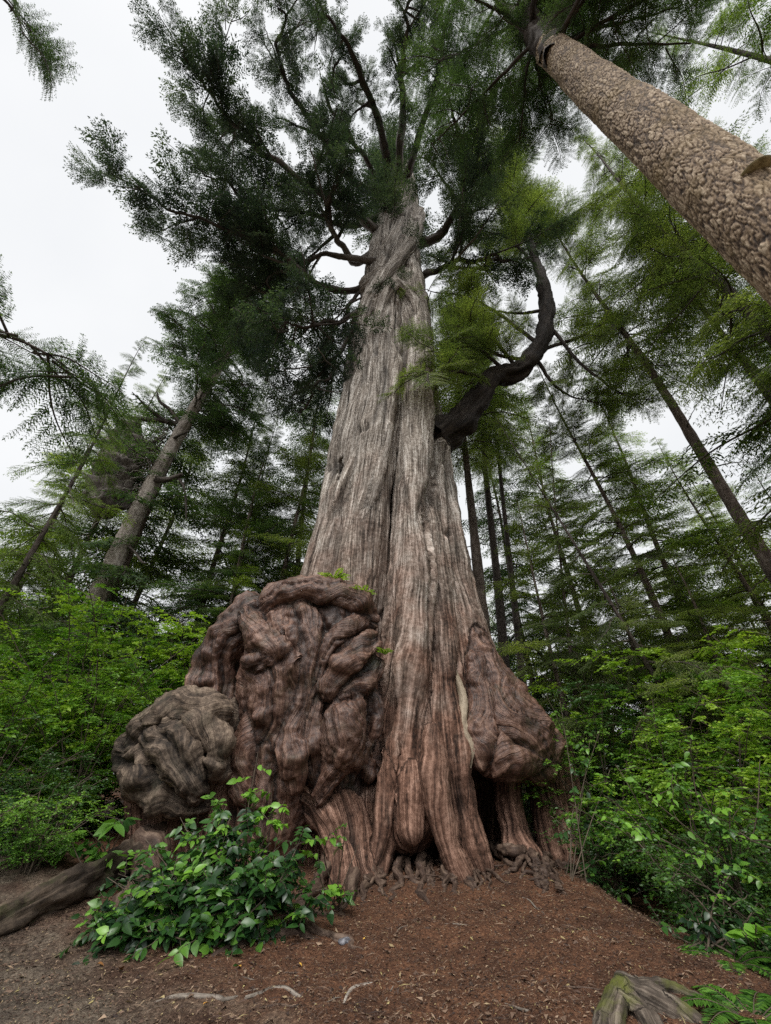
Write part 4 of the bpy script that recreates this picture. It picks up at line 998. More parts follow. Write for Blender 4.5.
spruce = empty('spruce_tree', SB); tag(spruce, 'massive conifer trunk with scaly tan bark and shelf fungus, upper right', 'tree')
child('trunk', plated_trunk(SB, S2 + sd_ * 1.0, .57, .44, 'trunk', spruce), spruce_bark, spruce)
# dark fork and upper stem
top = S2 + sd_ * .6
def limb(name, pts, rad, mat, parent, seed): return wood(name, pts, rad, mat, parent, 12, seed, .25, .12)
limb('limb', [S2 - sd_ * .8 + [-.30,.0,.2], at_dist(548,45,24.0), at_dist(538,28,25), at_dist(530,8,26), at_dist(528,-20,28)], [.28,.34,.30,.22,.2], dark_bark, spruce, 1)
limb('limb', [at_dist(545,45,23.6), at_dist(556,24,25), at_dist(568,6,26), at_dist(580,-20,28)], [.42,.38,.3,.25], dark_bark, spruce, 2)
limb('limb', [at_dist(538,28,25), at_dist(532,15,24.5), at_dist(535,-5,24)], [.16,.12,.08], dark_bark, spruce, 4)
limb('upper_stem', [S2 + sd_ * .2, S2 + sd_ * 3, S2 + sd_ * 7, S2 + sd_ * 12], [.42, .36, .28, .12], dark_bark, spruce, 9)
mbx = MB()
items = []; g = np.random.default_rng(31)
for q in range(28):
    z = g.uniform(21, 36); az = g.uniform(0, 6.28)
    if z < 24 and math.cos(az) * -1 + .3 > 0: az = g.uniform(-1.2, 1.2)
    o = SB + sd_ * z; d = np.array([math.cos(az), math.sin(az), g.uniform(-.1, .25)]); ln = g.uniform(2.5, 5)
    u = np.linspace(0, 1, 20)[:, None]; cv = o + d * u * ln + np.array([0, 0, -.9]) * u ** 2 + np.cumsum(g.normal(0, .02, (20, 3)), 0)
    mbx = MB(); tube(mbx, cv, .07 * (1 - u[:, 0] * .8) + .008, 7, q); child('bough', mbx.mesh('bough'), dark_bark, spruce)
    limb_branches(cv, None, .25, 3.4, 1.0, 2.2, g, items)
LV, LF, LA, WV, WF = add_branches(PB_fine, items, 5)
child('crown', make_mesh('crown', LV, LF, {'lv': LA}, False), fir_leaf, spruce); child('twigs', make_mesh('twigs', WV, WF, {'gc': WV}, True), twig_mat, spruce)
# shelf fungus: a thick half disc
def on_trunk(px, py, P0, d, r):
    """first point along the view ray that comes within r of the axis P0 + t d"""
    v = at(px, py, 1.0) - np.array([0, 0, CH]); v /= np.linalg.norm(v); ts = np.arange(2, 40, .01)
    q = np.array([0, 0, CH]) + v * ts[:, None]; w = q - P0; w = w - (w @ d)[:, None] * d; dist = np.linalg.norm(w, axis=1)
    i = np.argmax(dist < r) if (dist < r).any() else dist.argmin()
    return q[i], unit(w[i])
fp, fn = on_trunk(757, 172, SB, sd_, .55)
u, v = np.meshgrid(np.linspace(-math.pi * .5, math.pi * .5, 33), np.linspace(0, 1, 9))
up_ = sd_; fside = np.cross(up_, fn)
def disc(zf, rs): return (fp - fn * .05)[None] + (np.cos(u) * v * .25 * rs).reshape(-1, 1) * fn + (np.sin(u) * v * .24 * rs).reshape(-1, 1) * fside + zf.reshape(-1, 1) * up_
topz = .10 * (1 - v ** 2) + .004 * np.sin(v * 26) + .0 * u; botz = -.05 * (1 - v) + .0 * u - .02 * (1 - v ** 6)
i = np.arange(8)[:, None] * 33 + np.arange(32)[None]; Fq = np.stack([i, i + 1, i + 34, i + 33], -1).reshape(-1, 4)
Va, Vb = disc(topz, 1.0), disc(botz, 1.0)
rim = np.stack([8 * 33 + np.arange(32), 8 * 33 + np.arange(32) + 1], 1)
Fr = np.column_stack([rim, rim[:, ::-1] + len(Va)])
k = NT('fungus'); pos = k.n('ShaderNodeNewGeometry').outputs['Position']
fm = k.surf(k.n('ShaderNodeBsdfPrincipled', {'Base Color': k.ramp(k.noise(pos, 16, 4), [(.35, (.20, .16, .07)), (.65, (.46, .40, .22))]), 'Roughness': .7, 'Normal': k.bump(k.noise(pos, 30, 4), .4, .01)}).outputs[0])
child('shelf_fungus', make_mesh('shelf_fungus', np.vstack([Va, Vb]), [Fq, Fq[:, ::-1] + len(Va), Fr]), fm, spruce)
print('spruce', round(time.time() - T0, 1))

lean_bark = bark_material('leaning_bark', (.08, .068, .056), (.31, .265, .225), (.55, .50, .44), us=9, vs=4, bumpd=.05)
# ------------------------------------------------------------------ leaning dead-limbed trunk at the left
A, B = at(60, 670, 15), at(216, 366, 15); ld = unit(B - A); LB = A - ld * (A[2] / ld[2] + .3)
lean = empty('leaning_conifer', LB); tag(lean, 'leaning grey conifer with broken limbs and dead twigs, left of the cedar', 'tree')
LH = np.linalg.norm(at(240, 270, 15) - LB); n = 110; t = np.linspace(0, 1, n)[:, None]
c = LB + ld * t * LH + np.stack([.10 * np.sin(t[:, 0] * 12), .1 * np.cos(t[:, 0] * 9), t[:, 0] * 0], 1)
mb = MB(); tube(mb, c, .40 - .22 * t[:, 0] ** 1.2 + .2 * np.exp(-t[:, 0] * 30), 40, 2, rdisp(8, .12, 4, 3.0)); child('trunk', mb.mesh('trunk'), lean_bark, lean)
def lp(px, py, dy=0.0): return at(px, py, 15 + dy)
for j, (pix, rad) in enumerate([
    ([lp(176,425), lp(166,421,-.3), lp(150,420,-.6), lp(133,418,-.9), lp(128,416,-1)], [.15,.13,.12,.10,.05]),
    ([lp(180,424), lp(170,410,-.3), lp(160,402,-.6), lp(157,392,-.9)], [.12,.10,.08,.03]),
    ([lp(168,423,-.3), lp(150,410,-.8), lp(140,400,-1.2), lp(132,392,-1.6)], [.08,.07,.05,.02]),
    ([lp(168,443), lp(178,436,-.5), lp(190,431,-1)], [.08,.06,.03]),
    ([lp(152,480), lp(162,480,-.5), lp(174,478,-.8), lp(182,474,-1)], [.16,.15,.13,.08]),
    ([lp(178,477,-.8), lp(184,488,-.9), lp(186,505,-.9), lp(186,520,-.9)], [.07,.05,.04,.02]),
    ([lp(127,545), lp(135,552,-.5), lp(142,562,-.8), lp(147,563,-1)], [.07,.05,.04,.02])]):
    limb('broken_limb', pix, rad, limb_bark, lean, 200 + j)
pale_twig = bark_material('pale_twig_bark', (.10, .09, .075), (.24, .22, .185), (.42, .39, .34), us=16, vs=1.5, bumpd=.01)
g = np.random.default_rng(17)
for q in range(70):     # the pale tangle of dead twigs hanging on its left side
    s0 = g.uniform(0, 1); p = lp(168 - 30 * s0 + g.uniform(-4, 4), 425 + 75 * s0, g.uniform(-.4, .4))
    d = unit(np.array([g.uniform(-1, -.3), g.uniform(-.8, .4), g.uniform(-.7, .5)])); ln = g.uniform(.8, 2.3); u = np.linspace(0, 1, 22)[:, None]
    cv = p + d * u * ln + np.array([0, 0, -1.2]) * u ** 2 * ln * .5 + np.cumsum(g.normal(0, .045, (22, 3)), 0)
    mb = MB(); tube(mb, cv, .030 * (1 - u[:, 0] * .75) + .004, 5, q); child('dead_twig', mb.mesh('dead_twig'), pale_twig if q % 2 else grey_limb, lean)
# torn slab of bark and debris hanging left of the trunk
slab = wood('hanging_bark', [lp(130,425,-.3), lp(123,450,-.3), lp(113,480,-.3), lp(105,505,-.3), lp(99,516,-.3)], [.45,.7,.72,.62,.2], grey_limb, lean, 26, 31, .55, .1)
items = []; mb = MB()
for q in range(100):
    f = g.uniform(.50, 1.0); o = LB + ld * LH * f; az = g.uniform(0, 6.28)
    if f < .66 and math.cos(az) < .2: continue
    d = np.array([math.cos(az), math.sin(az), g.uniform(-.2, .3)]); ln = g.uniform(1.8, 4.0) * (1.15 - .3 * f)
    u = np.linspace(0, 1, 14)[:, None]; cv = o + d * u * ln + np.array([0, 0, -.7]) * u ** 2 + np.cumsum(g.normal(0, .03, (14, 3)), 0)
    mb = MB(); tube(mb, cv, .06 * (1 - u[:, 0] * .8) + .008, 6, q); child('bough', mb.mesh('bough'), grey_limb, lean); limb_branches(cv, None, .2, 1.9, 1.0, 2.2, g, items)
LV, LF, LA, WV, WF = add_branches(PB_cedar, items, 6)
child('crown', make_mesh('crown', LV, LF, {'lv': LA}, False), fir_leaf, lean); child('twigs', make_mesh('twigs', WV, WF, {'gc': WV}, True), twig_mat, lean)

# ------------------------------------------------------------------ branches hanging in from outside the frame
def hanging_branch(pts, r, name, label, leafm, PB, dens, lmin, lmax, seed):
    e = empty(name, pts[0]); g = np.random.default_rng(seed); mb = MB(); items = []
    c = catmull(pts, 30); tube(mb, c, np.linspace(r, r * .2, 30), 8, 1); limb_branches(c, None, .05, dens, lmin, lmax, g, items)
    child('stem', mb.mesh('stem'), dark_bark, e)
    LV, LF, LA, WV, WF = add_branches(PB, items, seed)
    child('sprays', make_mesh('sprays', LV, LF, {'lv': LA}, False), leafm, e); child('twigs', make_mesh('twigs', WV, WF, {'gc': WV}, True), twig_mat, e)
    tag(e, label, 'branch'); return e
hanging_branch([at_dist(-60,-30,13), at_dist(-10,-10,12.5), at_dist(12,8,12.3), at_dist(22,28,12)], .04, 'conifer_branch', 'dark conifer branch tip hanging into the top left corner', fir_leaf, PB_fine, 5, .7, 1.2, 41)
hanging_branch([at_dist(-70,330,14), at_dist(0,335,14), at_dist(40,350,13.5), at_dist(78,375,13)], .06, 'conifer_branch', 'drooping dark branch at the left edge under the open sky', fir_leaf, PB_fine, 5.0, 1.4, 3.0, 42)
print('left tree', round(time.time() - T0, 1))
# ================================================================== SHRUBS, FERNS, UNDERGROWTH
small = (np.array([[0, 0, 0], [.45, -.30, .07], [1, 0, -.08], [.45, .30, .07]]), np.array([[0, 1, 2, 3]]))
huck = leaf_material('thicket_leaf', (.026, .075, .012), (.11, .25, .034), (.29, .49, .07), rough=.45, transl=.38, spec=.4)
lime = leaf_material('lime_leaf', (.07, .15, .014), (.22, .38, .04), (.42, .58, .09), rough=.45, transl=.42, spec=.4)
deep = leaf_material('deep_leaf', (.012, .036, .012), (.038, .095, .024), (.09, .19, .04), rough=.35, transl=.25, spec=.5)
stem_mat = bark_material('stem_bark', (.03, .022, .016), (.09, .07, .05), (.18, .14, .10), us=30, vs=4, bumpd=.01)
def shrub_meshes(seed, h=2.2, spread=1.4, nst=9, leaf=.07, nbr=9, ntw=6, flat=.15, lpt=9):
    g = np.random.default_rng(seed); mb = MB(); O = []; X = []; N = []; S = []
    for s in range(nst):
        az = g.uniform(0, 6.28); rr_ = spread * g.uniform(.3, 1.1); hh = h * g.uniform(.55, 1.1)
        u = np.linspace(0, 1, 16)[:, None]; dirh = np.array([math.cos(az), math.sin(az), 0])
        c = dirh * .15 * g.random() + dirh * rr_ * u ** 1.6 + np.array([0, 0, hh]) * (u * 1.15 - .15 * u ** 3) + np.cumsum(g.normal(0, .018, (16, 3)), 0)
        tube(mb, c, .016 * (1 - u[:, 0] * .75) + .003, 5, s)
        for b in range(nbr):
            f = g.uniform(.22, 1.0); i = int(f * 15); a2 = g.uniform(0, 6.28); l = g.uniform(.35, .85) * (1.15 - .5 * f) * spread * .7
            d = unit(np.array([math.cos(a2), math.sin(a2), g.uniform(-.2, .8) * (1 - flat)]) + dirh * .3); v = np.linspace(0, 1, 8)[:, None]
            cb_ = c[i] + d * v * l - np.array([0, 0, .18]) * v ** 2 * l + np.cumsum(g.normal(0, .012, (8, 3)), 0)
            tube(mb, cb_, .006 * (1 - v[:, 0] * .7) + .0015, 3, b)
            for t in range(ntw):
                k = int(g.uniform(.2, 1) * 7); a3 = g.uniform(-1.2, 1.2); ct, st = math.cos(a3), math.sin(a3)
                dt = unit(np.array([d[0] * ct - d[1] * st, d[0] * st + d[1] * ct, g.uniform(-.35, .55)])); lt = g.uniform(.15, .42)
                w = np.linspace(.1, 1, lpt)[:, None]; ctw = cb_[k] + dt * w * lt - np.array([0, 0, .06]) * w ** 2
                side = unit(np.cross([0, 0, 1.], dt)); sg = np.where(np.arange(lpt) % 2, 1., -1.)[:, None]
                O.append(ctw); X.append(dt * .7 + side * sg + g.normal(0, .15, (lpt, 3)) - [0, 0, .15]); N.append(np.array([0, 0, 1.]) + g.normal(0, .6, (lpt, 3))); S.append(leaf * g.uniform(.6, 1.25, lpt))
    O, X, N, S = np.vstack(O), np.vstack(X), np.vstack(N), np.concatenate(S)
    V, F = place(small, O, X, N, S)
    top = np.clip(O[:, 2] / h, 0, 1); lv = np.repeat(np.clip(g.normal(.25, .18, len(O)) + .45 * top, 0, 1), 4)  # leaves lighter towards the top, light from above put into their colour
    return make_mesh('foliage', V, F, {'lv': lv}, False), mb.mesh('stems')
SH = [shrub_meshes(300, 2.4, 1.5, 12, .07), shrub_meshes(301, 3.2, 1.7, 12, .075), shrub_meshes(302, 1.5, 1.2, 12, .06, 9, 6), shrub_meshes(303, 4.6, 2.2, 13, .085, 13, 7), shrub_meshes(304, 2.2, 1.6, 12, .085, 9, 6, .8)]
def shrub(kind, x, y, s, rot, leafm, label, dz=0.0, name='leafy_shrub'):
    e = empty(name, (x, y, float(gz(x, y)) - .05 + dz)); e.rotation_euler = (0, 0, rot); e.scale = (s, s, s)
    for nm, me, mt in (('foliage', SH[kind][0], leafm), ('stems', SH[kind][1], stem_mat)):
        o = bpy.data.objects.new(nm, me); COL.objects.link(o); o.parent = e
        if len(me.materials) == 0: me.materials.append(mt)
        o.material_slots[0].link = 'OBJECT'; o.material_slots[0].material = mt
    tag(e, label, 'shrub')
# right thicket (x, y in metres)
for q in [
 (4,5.0,8.6,.95,0.,huck,'broad green shrub closest to the edge of the bare slope on the right'),
 (2,4.4,7.4,.9,1.,deep,'low dark shrub where the slope edge meets the right thicket'),
 (2,4.15,9.6,.9,2.,deep,'small dark bush touching the cedar far right root'),
 (0,5.2,10.6,1.,.7,huck,'medium shrub just right of the overhanging burl'),
 (1,6.6,9.6,1.,1.7,huck,'tall shrub in the middle of the right thicket'),
 (4,6.2,7.2,1.05,2.7,lime,'light green shrub at the right edge with lime sprays'),
 (2,4.5,6.1,.85,3.7,deep,'low dark bush beside the lower right end of the slope'),
 (2,5.4,5.6,1.,4.2,deep,'dark undergrowth bush behind the lower right fern'),
 (1,8.6,8.2,1.,4.7,huck,'tall leafy shrub at the right edge behind the light green one'),
 (3,7.4,13.2,.9,.4,huck,'large back shrub between sapling and grey brown trunk'),
 (3,4.6,14.0,.8,1.4,deep,'dark tall shrub behind the right flank of the cedar'),
 (3,11.,13.5,.9,2.4,lime,'pale green shrub filling the far right background'),
 (1,9.2,11.4,1.,3.4,huck,'shrub behind the tall right edge shrub'),
 # left thicket
 (3,-8.8,12.6,.85,.3,lime,'big lime green shrub in front of the leaning trunk foot'),
 (3,-5.9,13.2,.95,1.3,huck,'tall layered shrub directly behind the main burl'),
 (3,-7.2,11.2,.75,2.3,huck,'layered shrub left of the main burl with crooked stems'),
 (1,-6.6,10.0,1.0,3.3,huck,'rounded green shrub behind the knotted left burl'),
 (1,-8.4,9.4,1.,4.3,huck,'bright shrub at mid height near the left edge'),
 (0,-7.2,8.6,.8,5.3,deep,'dark green shrub above the rotting log'),
 (1,-10.8,10.8,1.1,.8,lime,'yellow green shrub at the left edge under the layered boughs'),
 (4,-8.2,7.4,.9,1.8,huck,'low spreading shrub at the left edge above the ferns'),
 (3,-11.5,14.5,1.,2.8,huck,'background shrub left of the leaning trunk'),
 (2,-5.9,8.3,.75,3.8,deep,'low bush between log and knotted burl'),
 (3,-8.6,13.8,1.25,1.1,huck,'tallest bright shrub between leaning trunk and burl crest'),
 (3,-6.4,14.6,1.3,2.0,lime,'tall yellow green sapling whose top shows just left of the cedar trunk'),
 (3,-10.6,12.0,1.15,.2,lime,'wide lime shrub half hiding the foot of the leaning trunk'),
 (3,-9.2,10.4,.9,2.9,huck,'full green shrub in the middle of the left thicket'),
 (4,-7.9,10.2,1.2,4.0,lime,'lime spreading shrub below the middle of the left thicket'),
 (3,-13.2,12.2,1.2,5.0,huck,'leafy shrub at the far left edge of the thicket'),
 (3,-4.9,15.2,1.2,3.0,deep,'dark sapling directly behind the cedar left flank'),
 (3,9.6,9.0,1.1,1.0,lime,'tall shrub with pale leaves rising at the right edge'),
 (3,8.2,11.0,1.0,2.0,huck,'tall green shrub left of the pale leaved one on the right'),
 (3,5.6,12.0,.95,3.0,deep,'dark green tall shrub right of the overhanging burl'),
 (3,5.9,8.5,.72,4.4,lime,'light leafed shrub in the middle front of the right thicket'),
 (3,7.6,7.4,.85,.9,huck,'tall shrub at the right edge reaching over the light leafed ones'),
 (3,-6.9,10.4,.72,.9,lime,'light green shrub close left of the knotted burl'),
 (3,-5.4,12.0,1.12,.6,lime,'yellow green shrub rising directly behind the crest of the main burl'),
 (3,-7.6,12.4,1.3,1.9,huck,'high leafy shrub between the leaning trunk and the burl, middle of three'),
 (3,-10.0,9.6,.95,2.2,lime,'light shrub at the left edge above the dark ferns'),
 (1,4.9,10.9,1.1,3.1,huck,'shrub pressing against the right burl and its far leg'),
 (1,5.6,9.7,1.0,5.1,lime,'fresh green shrub one step right of the cedar far root'),
 (3,7.0,11.6,1.1,2.7,lime,'tall fresh green shrub below the leaning sapling'),
 (3,-8.2,11.6,1.2,3.6,lime,'bright lime shrub rising highest in the middle of the left thicket'),
 (2,-5.2,7.6,.6,1.0,huck,'small leafy bush filling the gap behind the log'),
 (2,-6.1,7.0,.7,2.0,huck,'small leafy bush at the left edge behind the log'),
 (3,13.5,13.0,1.2,4.0,huck,'shrub behind the pale leaved one at the right edge'),
 (3,8.0,16.5,1.1,5.0,lime,'light green shrub in the back between the dark sapling and the grey trunk'),
]: shrub(*q)
g = np.random.default_rng(8)
for j in range(26):
    a = R(-60 + 120 * (j + g.random()) / 26); dd = g.uniform(19, 28); x, y = dd * math.sin(a), dd * math.cos(a)
    shrub(3, x, y, g.uniform(.8, 1.2), g.uniform(0, 6), (huck, deep)[j % 2], 'one of the dim shrubs of the forest understorey far behind the thickets')
for o in bpy.data.objects:
    if o.get('label', '').startswith('one of the dim shrubs'): o['group'] = 'distant understorey shrubs'

# ferns
fern_leaf = leaf_material('fern_leaf', (.02, .06, .01), (.06, .16, .02), (.13, .28, .04), rough=.5, transl=.4)
def fern(name, loc, s, nfr, seed, label, parent=None, up=.7, mat=None):
    g = np.random.default_rng(seed); O = []; X = []; N = []; S = []; mb = MB()
    for f in range(nfr):
        az = f * 6.28 / nfr + g.uniform(-.3, .3); u = np.linspace(0, 1, 26)[:, None]; d = np.array([math.cos(az), math.sin(az), 0]); L = g.uniform(.7, 1.1)
        c = d * u * L * .9 + np.array([0, 0, 1.]) * (up * u - .62 * u ** 2) * L; tube(mb, c * s, (.007 * (1 - u[:, 0]) + .002) * s, 4, f)
        side = unit(np.cross([0, 0, 1.], d)); t = np.gradient(c, axis=0); t = unit(t); nn = unit(np.cross(t, side))
        for sg in (-1, 1):
            w = .19 * np.sin(np.pi * np.clip(u[:, 0] * .85 + .15, 0, 1)) ** .7 + .015
            O.append(c[2:]); X.append(side[None] * sg + t[2:] * .35 + g.normal(0, .04, (24, 3))); N.append(-nn[2:] * np.sign(-nn[2:, 2:3])); S.append(w[2:])
    O, X, N, S = np.vstack(O), np.vstack(X), np.vstack(N), np.concatenate(S)
    pin = (np.array([[0, -.09, 0], [.5, -.11, .01], [1, 0, -.08], [.5, .11, .01], [0, .09, 0]]), np.array([[0, 1, 3, 4], [1, 2, 2, 3]]))
    pin = (pin[0][[0, 1, 2, 3]] * [1, 1.25, 1], np.array([[0, 1, 2, 3]]))
    V, F = place(pin, O * s, X, N, S * s)
    e = empty(name, loc)
    for nm, me, mt in (('fronds', make_mesh('fronds', V, F, {'lv': np.repeat(g.random(len(O)), 4)}, False), mat or fern_leaf), ('stalks', mb.mesh('stalks'), stem_mat)):
        link(nm, me, mt, e)
    if parent is not None: e.parent = parent; e.location = e.location - parent.location
    else: tag(e, label, 'fern')
    return e
p = ground_at(752, 1018); fern('fern', p + [.0, 0, -.05], .62, 11, 1, 'bright green fern in the bottom right corner')
p = ground_at(700, 960); fern('fern', p + [.35, .1, -.1], .6, 9, 5, 'small fern at the dark edge of the slope above the corner fern')
for j, (x, y, s, lab) in enumerate([(-6.2, 7.4, .95, 'arching sword fern at the left edge behind the rotting log'), (-7.0, 8.0, 1.1, 'large sword fern hanging over the left bank'), (-5.3, 7.9, .6, 'small fern growing on the bank above the log')]):
    fern('fern', (x, y, float(gz(x, y)) + .1), s, 13, 20 + j, lab, mat=deep if j < 2 else None)

# broad leaves: salal bush in front of the burls
salal = leaf_material('broad_leaf', (.010, .032, .012), (.036, .105, .022), (.16, .34, .04), rough=.36, transl=.25, spec=.45)
def broad_bush(name, base, leaders, nleaf, leaf, label, seed, cat='bush', bright=0.0, jit=.14, sway=.35, lw=.30):
    """leaders: tip points of its main stems; leaves clustered along side shoots"""
    g = np.random.default_rng(seed); mb = MB(); O = []; X = []; N = []; S = []; B = []
    per = max(1, nleaf // len(leaders))
    for tip, wt in leaders:
        b = base + np.array([g.normal(0, .12), g.normal(0, .12), 0]); u = np.linspace(0, 1, 14)[:, None]
        mid = (b + tip) / 2 + g.normal(0, .10, 3); c = catmull([b, mid, tip], 14); tube(mb, c, .009 * (1 - u[:, 0] * .7) + .002, 5, 1)
        ns = max(2, int(per * wt / 8))
        for s in range(ns):
            f = 1 - g.random() ** 1.3 * .75; i = int(f * 13); d = unit(g.normal(0, 1, 3) * [1, 1, .6] + [0, -.25, .25]); l = g.uniform(.3, 1.1) * sway; v = np.linspace(0, 1, 7)[:, None]
            cs = c[i] + d * v * l + np.array([0, 0, -.1]) * v ** 2 * l + g.normal(0, .006, (7, 3)); tube(mb, cs, .004 * (1 - v[:, 0] * .6) + .001, 4, 2)
            m = 8; w = np.linspace(.15, 1, m); q = np.stack([np.interp(w, v[:, 0], cs[:, a]) for a in range(3)], 1)
            side = unit(np.cross(d, [0, 0, 1.])); sg = np.where(np.arange(m) % 2, 1., -1.)[:, None]
            O.append(q); X.append(d * .5 + side * sg * .9 + g.normal(0, .28, (m, 3)) + [0, 0, -.25]); N.append(np.array([0, -.45, .9]) + g.normal(0, .38, (m, 3))); S.append(leaf * g.uniform(.35, 1.3, m))
            B.append(np.full(m, np.clip(g.beta(.9, 2.4) + bright + .35 * (f > .93), 0, 1)))
    O, X, N, S, B = np.vstack(O), np.vstack(X), np.vstack(N), np.concatenate(S), np.concatenate(B)
    lp_ = leaf_proto(4, lw, .10, .22); V, F = place(lp_, O, X, N, S)
    lv = np.repeat(np.clip(B + g.normal(0, .08, len(B)), 0, 1), len(lp_[0]))
    e = empty(name, base)
    child('foliage', make_mesh('foliage', V, F, {'lv': lv}, True), salal, e); child('stems', mb.mesh('stems'), stem_mat, e)
    tag(e, label, cat); return e
g = np.random.default_rng(55)
def inside(px, py):
    # outline of the bush in the photograph
    top = np.interp(px, [70, 100, 130, 180, 210, 240, 265, 300, 320, 345, 365], [925, 885, 850, 815, 800, 800, 795, 830, 830, 845, 880]); bot = np.interp(px, [70, 120, 200, 300, 365], [945, 965, 962, 915, 890])
    return top < py < bot
L1 = []
while len(L1) < 80:
    px, py = g.uniform(75, 330), g.uniform(800, 950)
    if inside(px, py): L1.append((at(px, py, 6.15 + (955 - py) * .0065 + g.uniform(-.15, .5)), 1.0))
broad_bush('leafy_bush', ground_at(205, 948) + [0, .35, 0], L1, 7800, .132, 'glossy dark green broad leaved bush growing in front of the burls', 61)
broad_bush('leafy_bush', ground_at(245, 930) + [0, .3, 0], [(at(258, 752, 7.2), 1.), (at(272, 785, 7.1), 1.), (at(285, 800, 7.1), 1.), (at(245, 790, 7.1), .8), (at(262, 812, 6.9), 1.)], 210, .135, 'tall bright green shoots rising from the back of the dark bush', 62, bright=.75, jit=.1, sway=.26)
broad_bush('leafy_bush', ground_at(330, 915) + [0, .2, 0], [(at(330, 832, 7.4), 1.), (at(346, 820, 7.3), 1.), (at(358, 845, 7.3), .7), (at(318, 850, 7.3), .8), (at(352, 895, 7.2), .4)], 110, .14, 'bright sprig against the tan burl column at the right end of the bush', 63, bright=.5, sway=.24)
broad_bush('leafy_bush', ground_at(120, 950) + [0, .25, 0], [(at(x, y, 6.4), 1.) for x, y in ((85, 925), (100, 905), (120, 915), (150, 925), (95, 940), (135, 940), (165, 935))], 420, .075, 'small leafed light green patch at the lower left foot of the bush', 64, bright=.3, sway=.25)
broad_bush('leafy_bush', at(100, 872, 8.0), [(at(x, y, 7.8), 1.) for x, y in ((70, 838), (85, 828), (97, 815), (110, 830), (60, 850), (98, 848))], 60, .24, 'plant with long pale leaves growing on top of the rotting log', 65, bright=.35, sway=.22, lw=.24)
broad_bush('leafy_bush', ground_at(765, 965) + [.1, .1, 0], [(at(742, 932, 5.2), .6), (at(756, 925, 5.2), .6), (at(768, 950, 5.2), .6)], 14, .17, 'single sprig with large pale leaves above the corner fern', 66, bright=.6, sway=.14)
broad_bush('leafy_bush', ground_at(560, 880) + [.25, 0, 0], [(at(x, y, 9.3), 1.) for x, y in ((575, 800), (600, 850), (585, 865), (620, 890), (640, 915), (590, 740), (610, 770), (560, 700), (600, 730))], 330, .12, 'sparse broad leaved sprigs beside the cedar right root', 67, bright=.15, sway=.4)
broad_bush('leafy_bush', ground_at(690, 960) + [.4, .2, 0], [(at(x, y, 6.4), 1.) for x, y in ((660, 880), (690, 900), (720, 880), (740, 860), (650, 920), (700, 930), (760, 900), (730, 930))], 420, .10, 'mixed leafy sprigs over the lower right end of the slope', 68, bright=.05, sway=.45)
broad_bush('leafy_bush', at(700, 800, 6.6) - [0, 0, .9], [(at(x, y, 6.3), 1.) for x, y in ((640, 790), (670, 760), (700, 790), (730, 800), (760, 760), (690, 740), (740, 830), (620, 820))], 560, .10, 'bright broad leaved sprays arching across the middle of the right thicket', 69, bright=.3, sway=.5)
# ferns rooted on top of the main burl
for px, py, Y, s, j in ((334, 583, 9.45, .55, 1), (362, 598, 9.35, .45, 2), (385, 655, 9.3, .30, 3)):
    e = fern('burl_fern', at(px, py, Y), s, 10, 70 + j, None, mat=lime, up=1.0)
    tag(e, {1: 'lime green fern tuft on the crest of the main burl', 2: 'lower fern tuft at the right end of the burl crest', 3: 'tiny fern sprig in the fissure right of the burl swirls'}[j], 'fern')
print('shrubs', round(time.time() - T0, 1))
# ================================================================== LIGHT
w = bpy.data.worlds.new('World'); bpy.context.scene.world = w; w.use_nodes = True
nt = w.node_tree; nt.nodes.clear()
SUN_EL, SUN_AZ = R(62), R(200)        # high, behind the viewer
sky = nt.nodes.new('ShaderNodeTexSky'); sky.sky_type = 'NISHITA'; sky.sun_disc = False
sky.sun_elevation = SUN_EL; sky.sun_rotation = SUN_AZ; sky.air_density = 1.0; sky.dust_density = 3.0; sky.ozone_density = 1.0
# overcast: a pale cloud deck mixed over the clear sky
tc = nt.nodes.new('ShaderNodeTexCoord')
nz = nt.nodes.new('ShaderNodeTexNoise'); nz.inputs['Scale'].default_value = 2.2; nz.inputs['Detail'].default_value = 4
nt.links.new(tc.outputs['Generated'], nz.inputs['Vector'])
sx = nt.nodes.new('ShaderNodeSeparateXYZ'); nt.links.new(tc.outputs['Generated'], sx.inputs[0])
rp = nt.nodes.new('ShaderNodeValToRGB'); rp.color_ramp.elements[0].position = .3; rp.color_ramp.elements[0].color = (.93, .95, .975, 1)
rp.color_ramp.elements[1].position = .7; rp.color_ramp.elements[1].color = (1.04, 1.05, 1.06, 1)
nt.links.new(nz.outputs['Fac'], rp.inputs[0])
# the unseen cloud deck behind the viewer is boosted to add front light
mr = nt.nodes.new('ShaderNodeMapRange'); mr.inputs[1].default_value = .05; mr.inputs[2].default_value = -.9; mr.inputs[3].default_value = 1.0; mr.inputs[4].default_value = SKYBACK
mr.interpolation_type = 'SMOOTHSTEP'
nt.links.new(sx.outputs['Y'], mr.inputs[0])
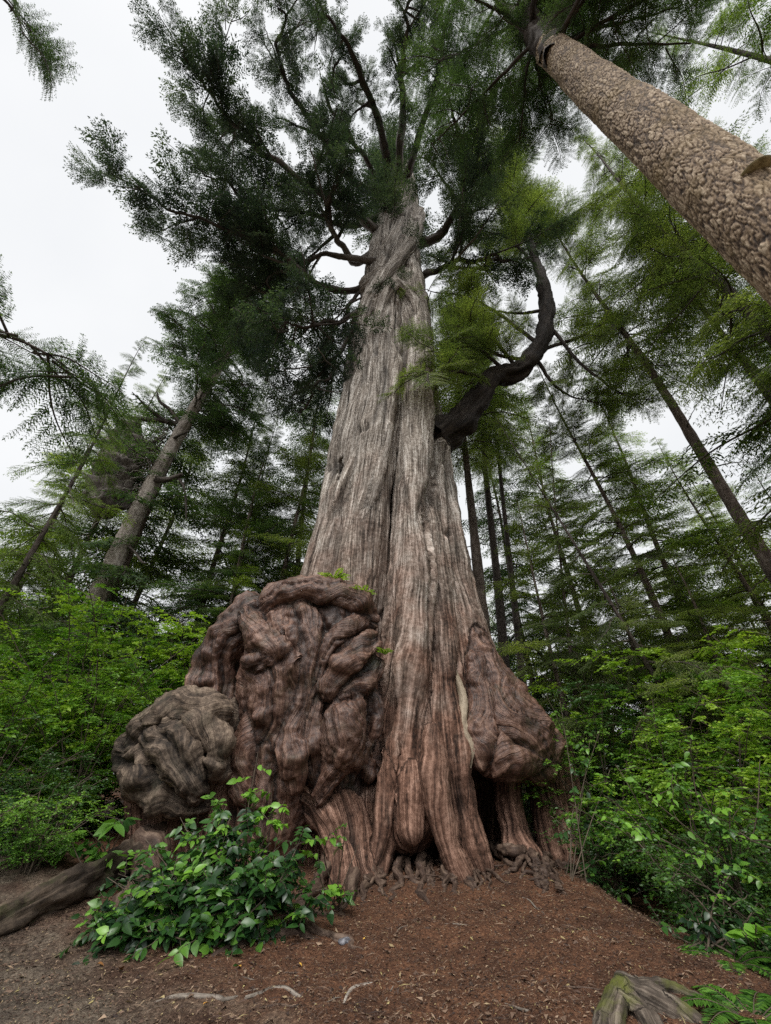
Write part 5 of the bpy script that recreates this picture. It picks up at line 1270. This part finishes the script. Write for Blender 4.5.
# ... and its lowest part there is dimmed, in place of unmodelled forest
lowm = nt.nodes.new('ShaderNodeMapRange'); lowm.interpolation_type = 'SMOOTHSTEP'
for q, v in ((1, .15), (2, .75), (3, .10), (4, 1.0)): lowm.inputs[q].default_value = v
nt.links.new(sx.outputs['Z'], lowm.inputs[0])
fr = nt.nodes.new('ShaderNodeMapRange')
for q, v in ((1, -.1), (2, .15), (3, 0.), (4, 1.)): fr.inputs[q].default_value = v
nt.links.new(sx.outputs['Y'], fr.inputs[0])
mxl = nt.nodes.new('ShaderNodeMath'); mxl.operation = 'MAXIMUM'; nt.links.new(lowm.outputs[0], mxl.inputs[0]); nt.links.new(fr.outputs[0], mxl.inputs[1])
mm = nt.nodes.new('ShaderNodeMath'); mm.operation = 'MULTIPLY'; nt.links.new(mr.outputs[0], mm.inputs[0]); nt.links.new(mxl.outputs[0], mm.inputs[1])
mr = mm
vm = nt.nodes.new('ShaderNodeVectorMath'); vm.operation = 'SCALE'; nt.links.new(rp.outputs[0], vm.inputs[0]); nt.links.new(mr.outputs[0], vm.inputs[3])
bg1 = nt.nodes.new('ShaderNodeBackground'); nt.links.new(sky.outputs[0], bg1.inputs[0]); bg1.inputs[1].default_value = .06
bg2 = nt.nodes.new('ShaderNodeBackground'); nt.links.new(vm.outputs[0], bg2.inputs[0]); bg2.inputs[1].default_value = 1.0
mxw = nt.nodes.new('ShaderNodeMixShader'); mxw.inputs[0].default_value = .93
nt.links.new(bg1.outputs[0], mxw.inputs[1]); nt.links.new(bg2.outputs[0], mxw.inputs[2])
wo = nt.nodes.new('ShaderNodeOutputWorld'); nt.links.new(mxw.outputs[0], wo.inputs[0])
sl = bpy.data.lights.new('sun', 'SUN'); sl.energy = 2.0; sl.angle = R(12); sl.color = (1, .96, .9)
so = bpy.data.objects.new('sun', sl); COL.objects.link(so)
# direction towards the sun, same as the sky's
az = SUN_AZ
sd = np.array([math.sin(az) * math.cos(SUN_EL), math.cos(az) * math.cos(SUN_EL), math.sin(SUN_EL)])
from mathutils import Vector
so.rotation_euler = Vector(sd.tolist()).to_track_quat('Z', 'Y').to_euler()
sc = bpy.context.scene
sc.view_settings.view_transform = 'Standard'; sc.view_settings.look = 'None'; sc.view_settings.exposure = 0
sc.cycles.max_bounces = 4; sc.cycles.diffuse_bounces = 3; sc.cycles.glossy_bounces = 2; sc.cycles.transmission_bounces = 2
sc.cycles.use_denoising = False
print('done', round(time.time() - T0, 1), 'objects', len(bpy.data.objects))
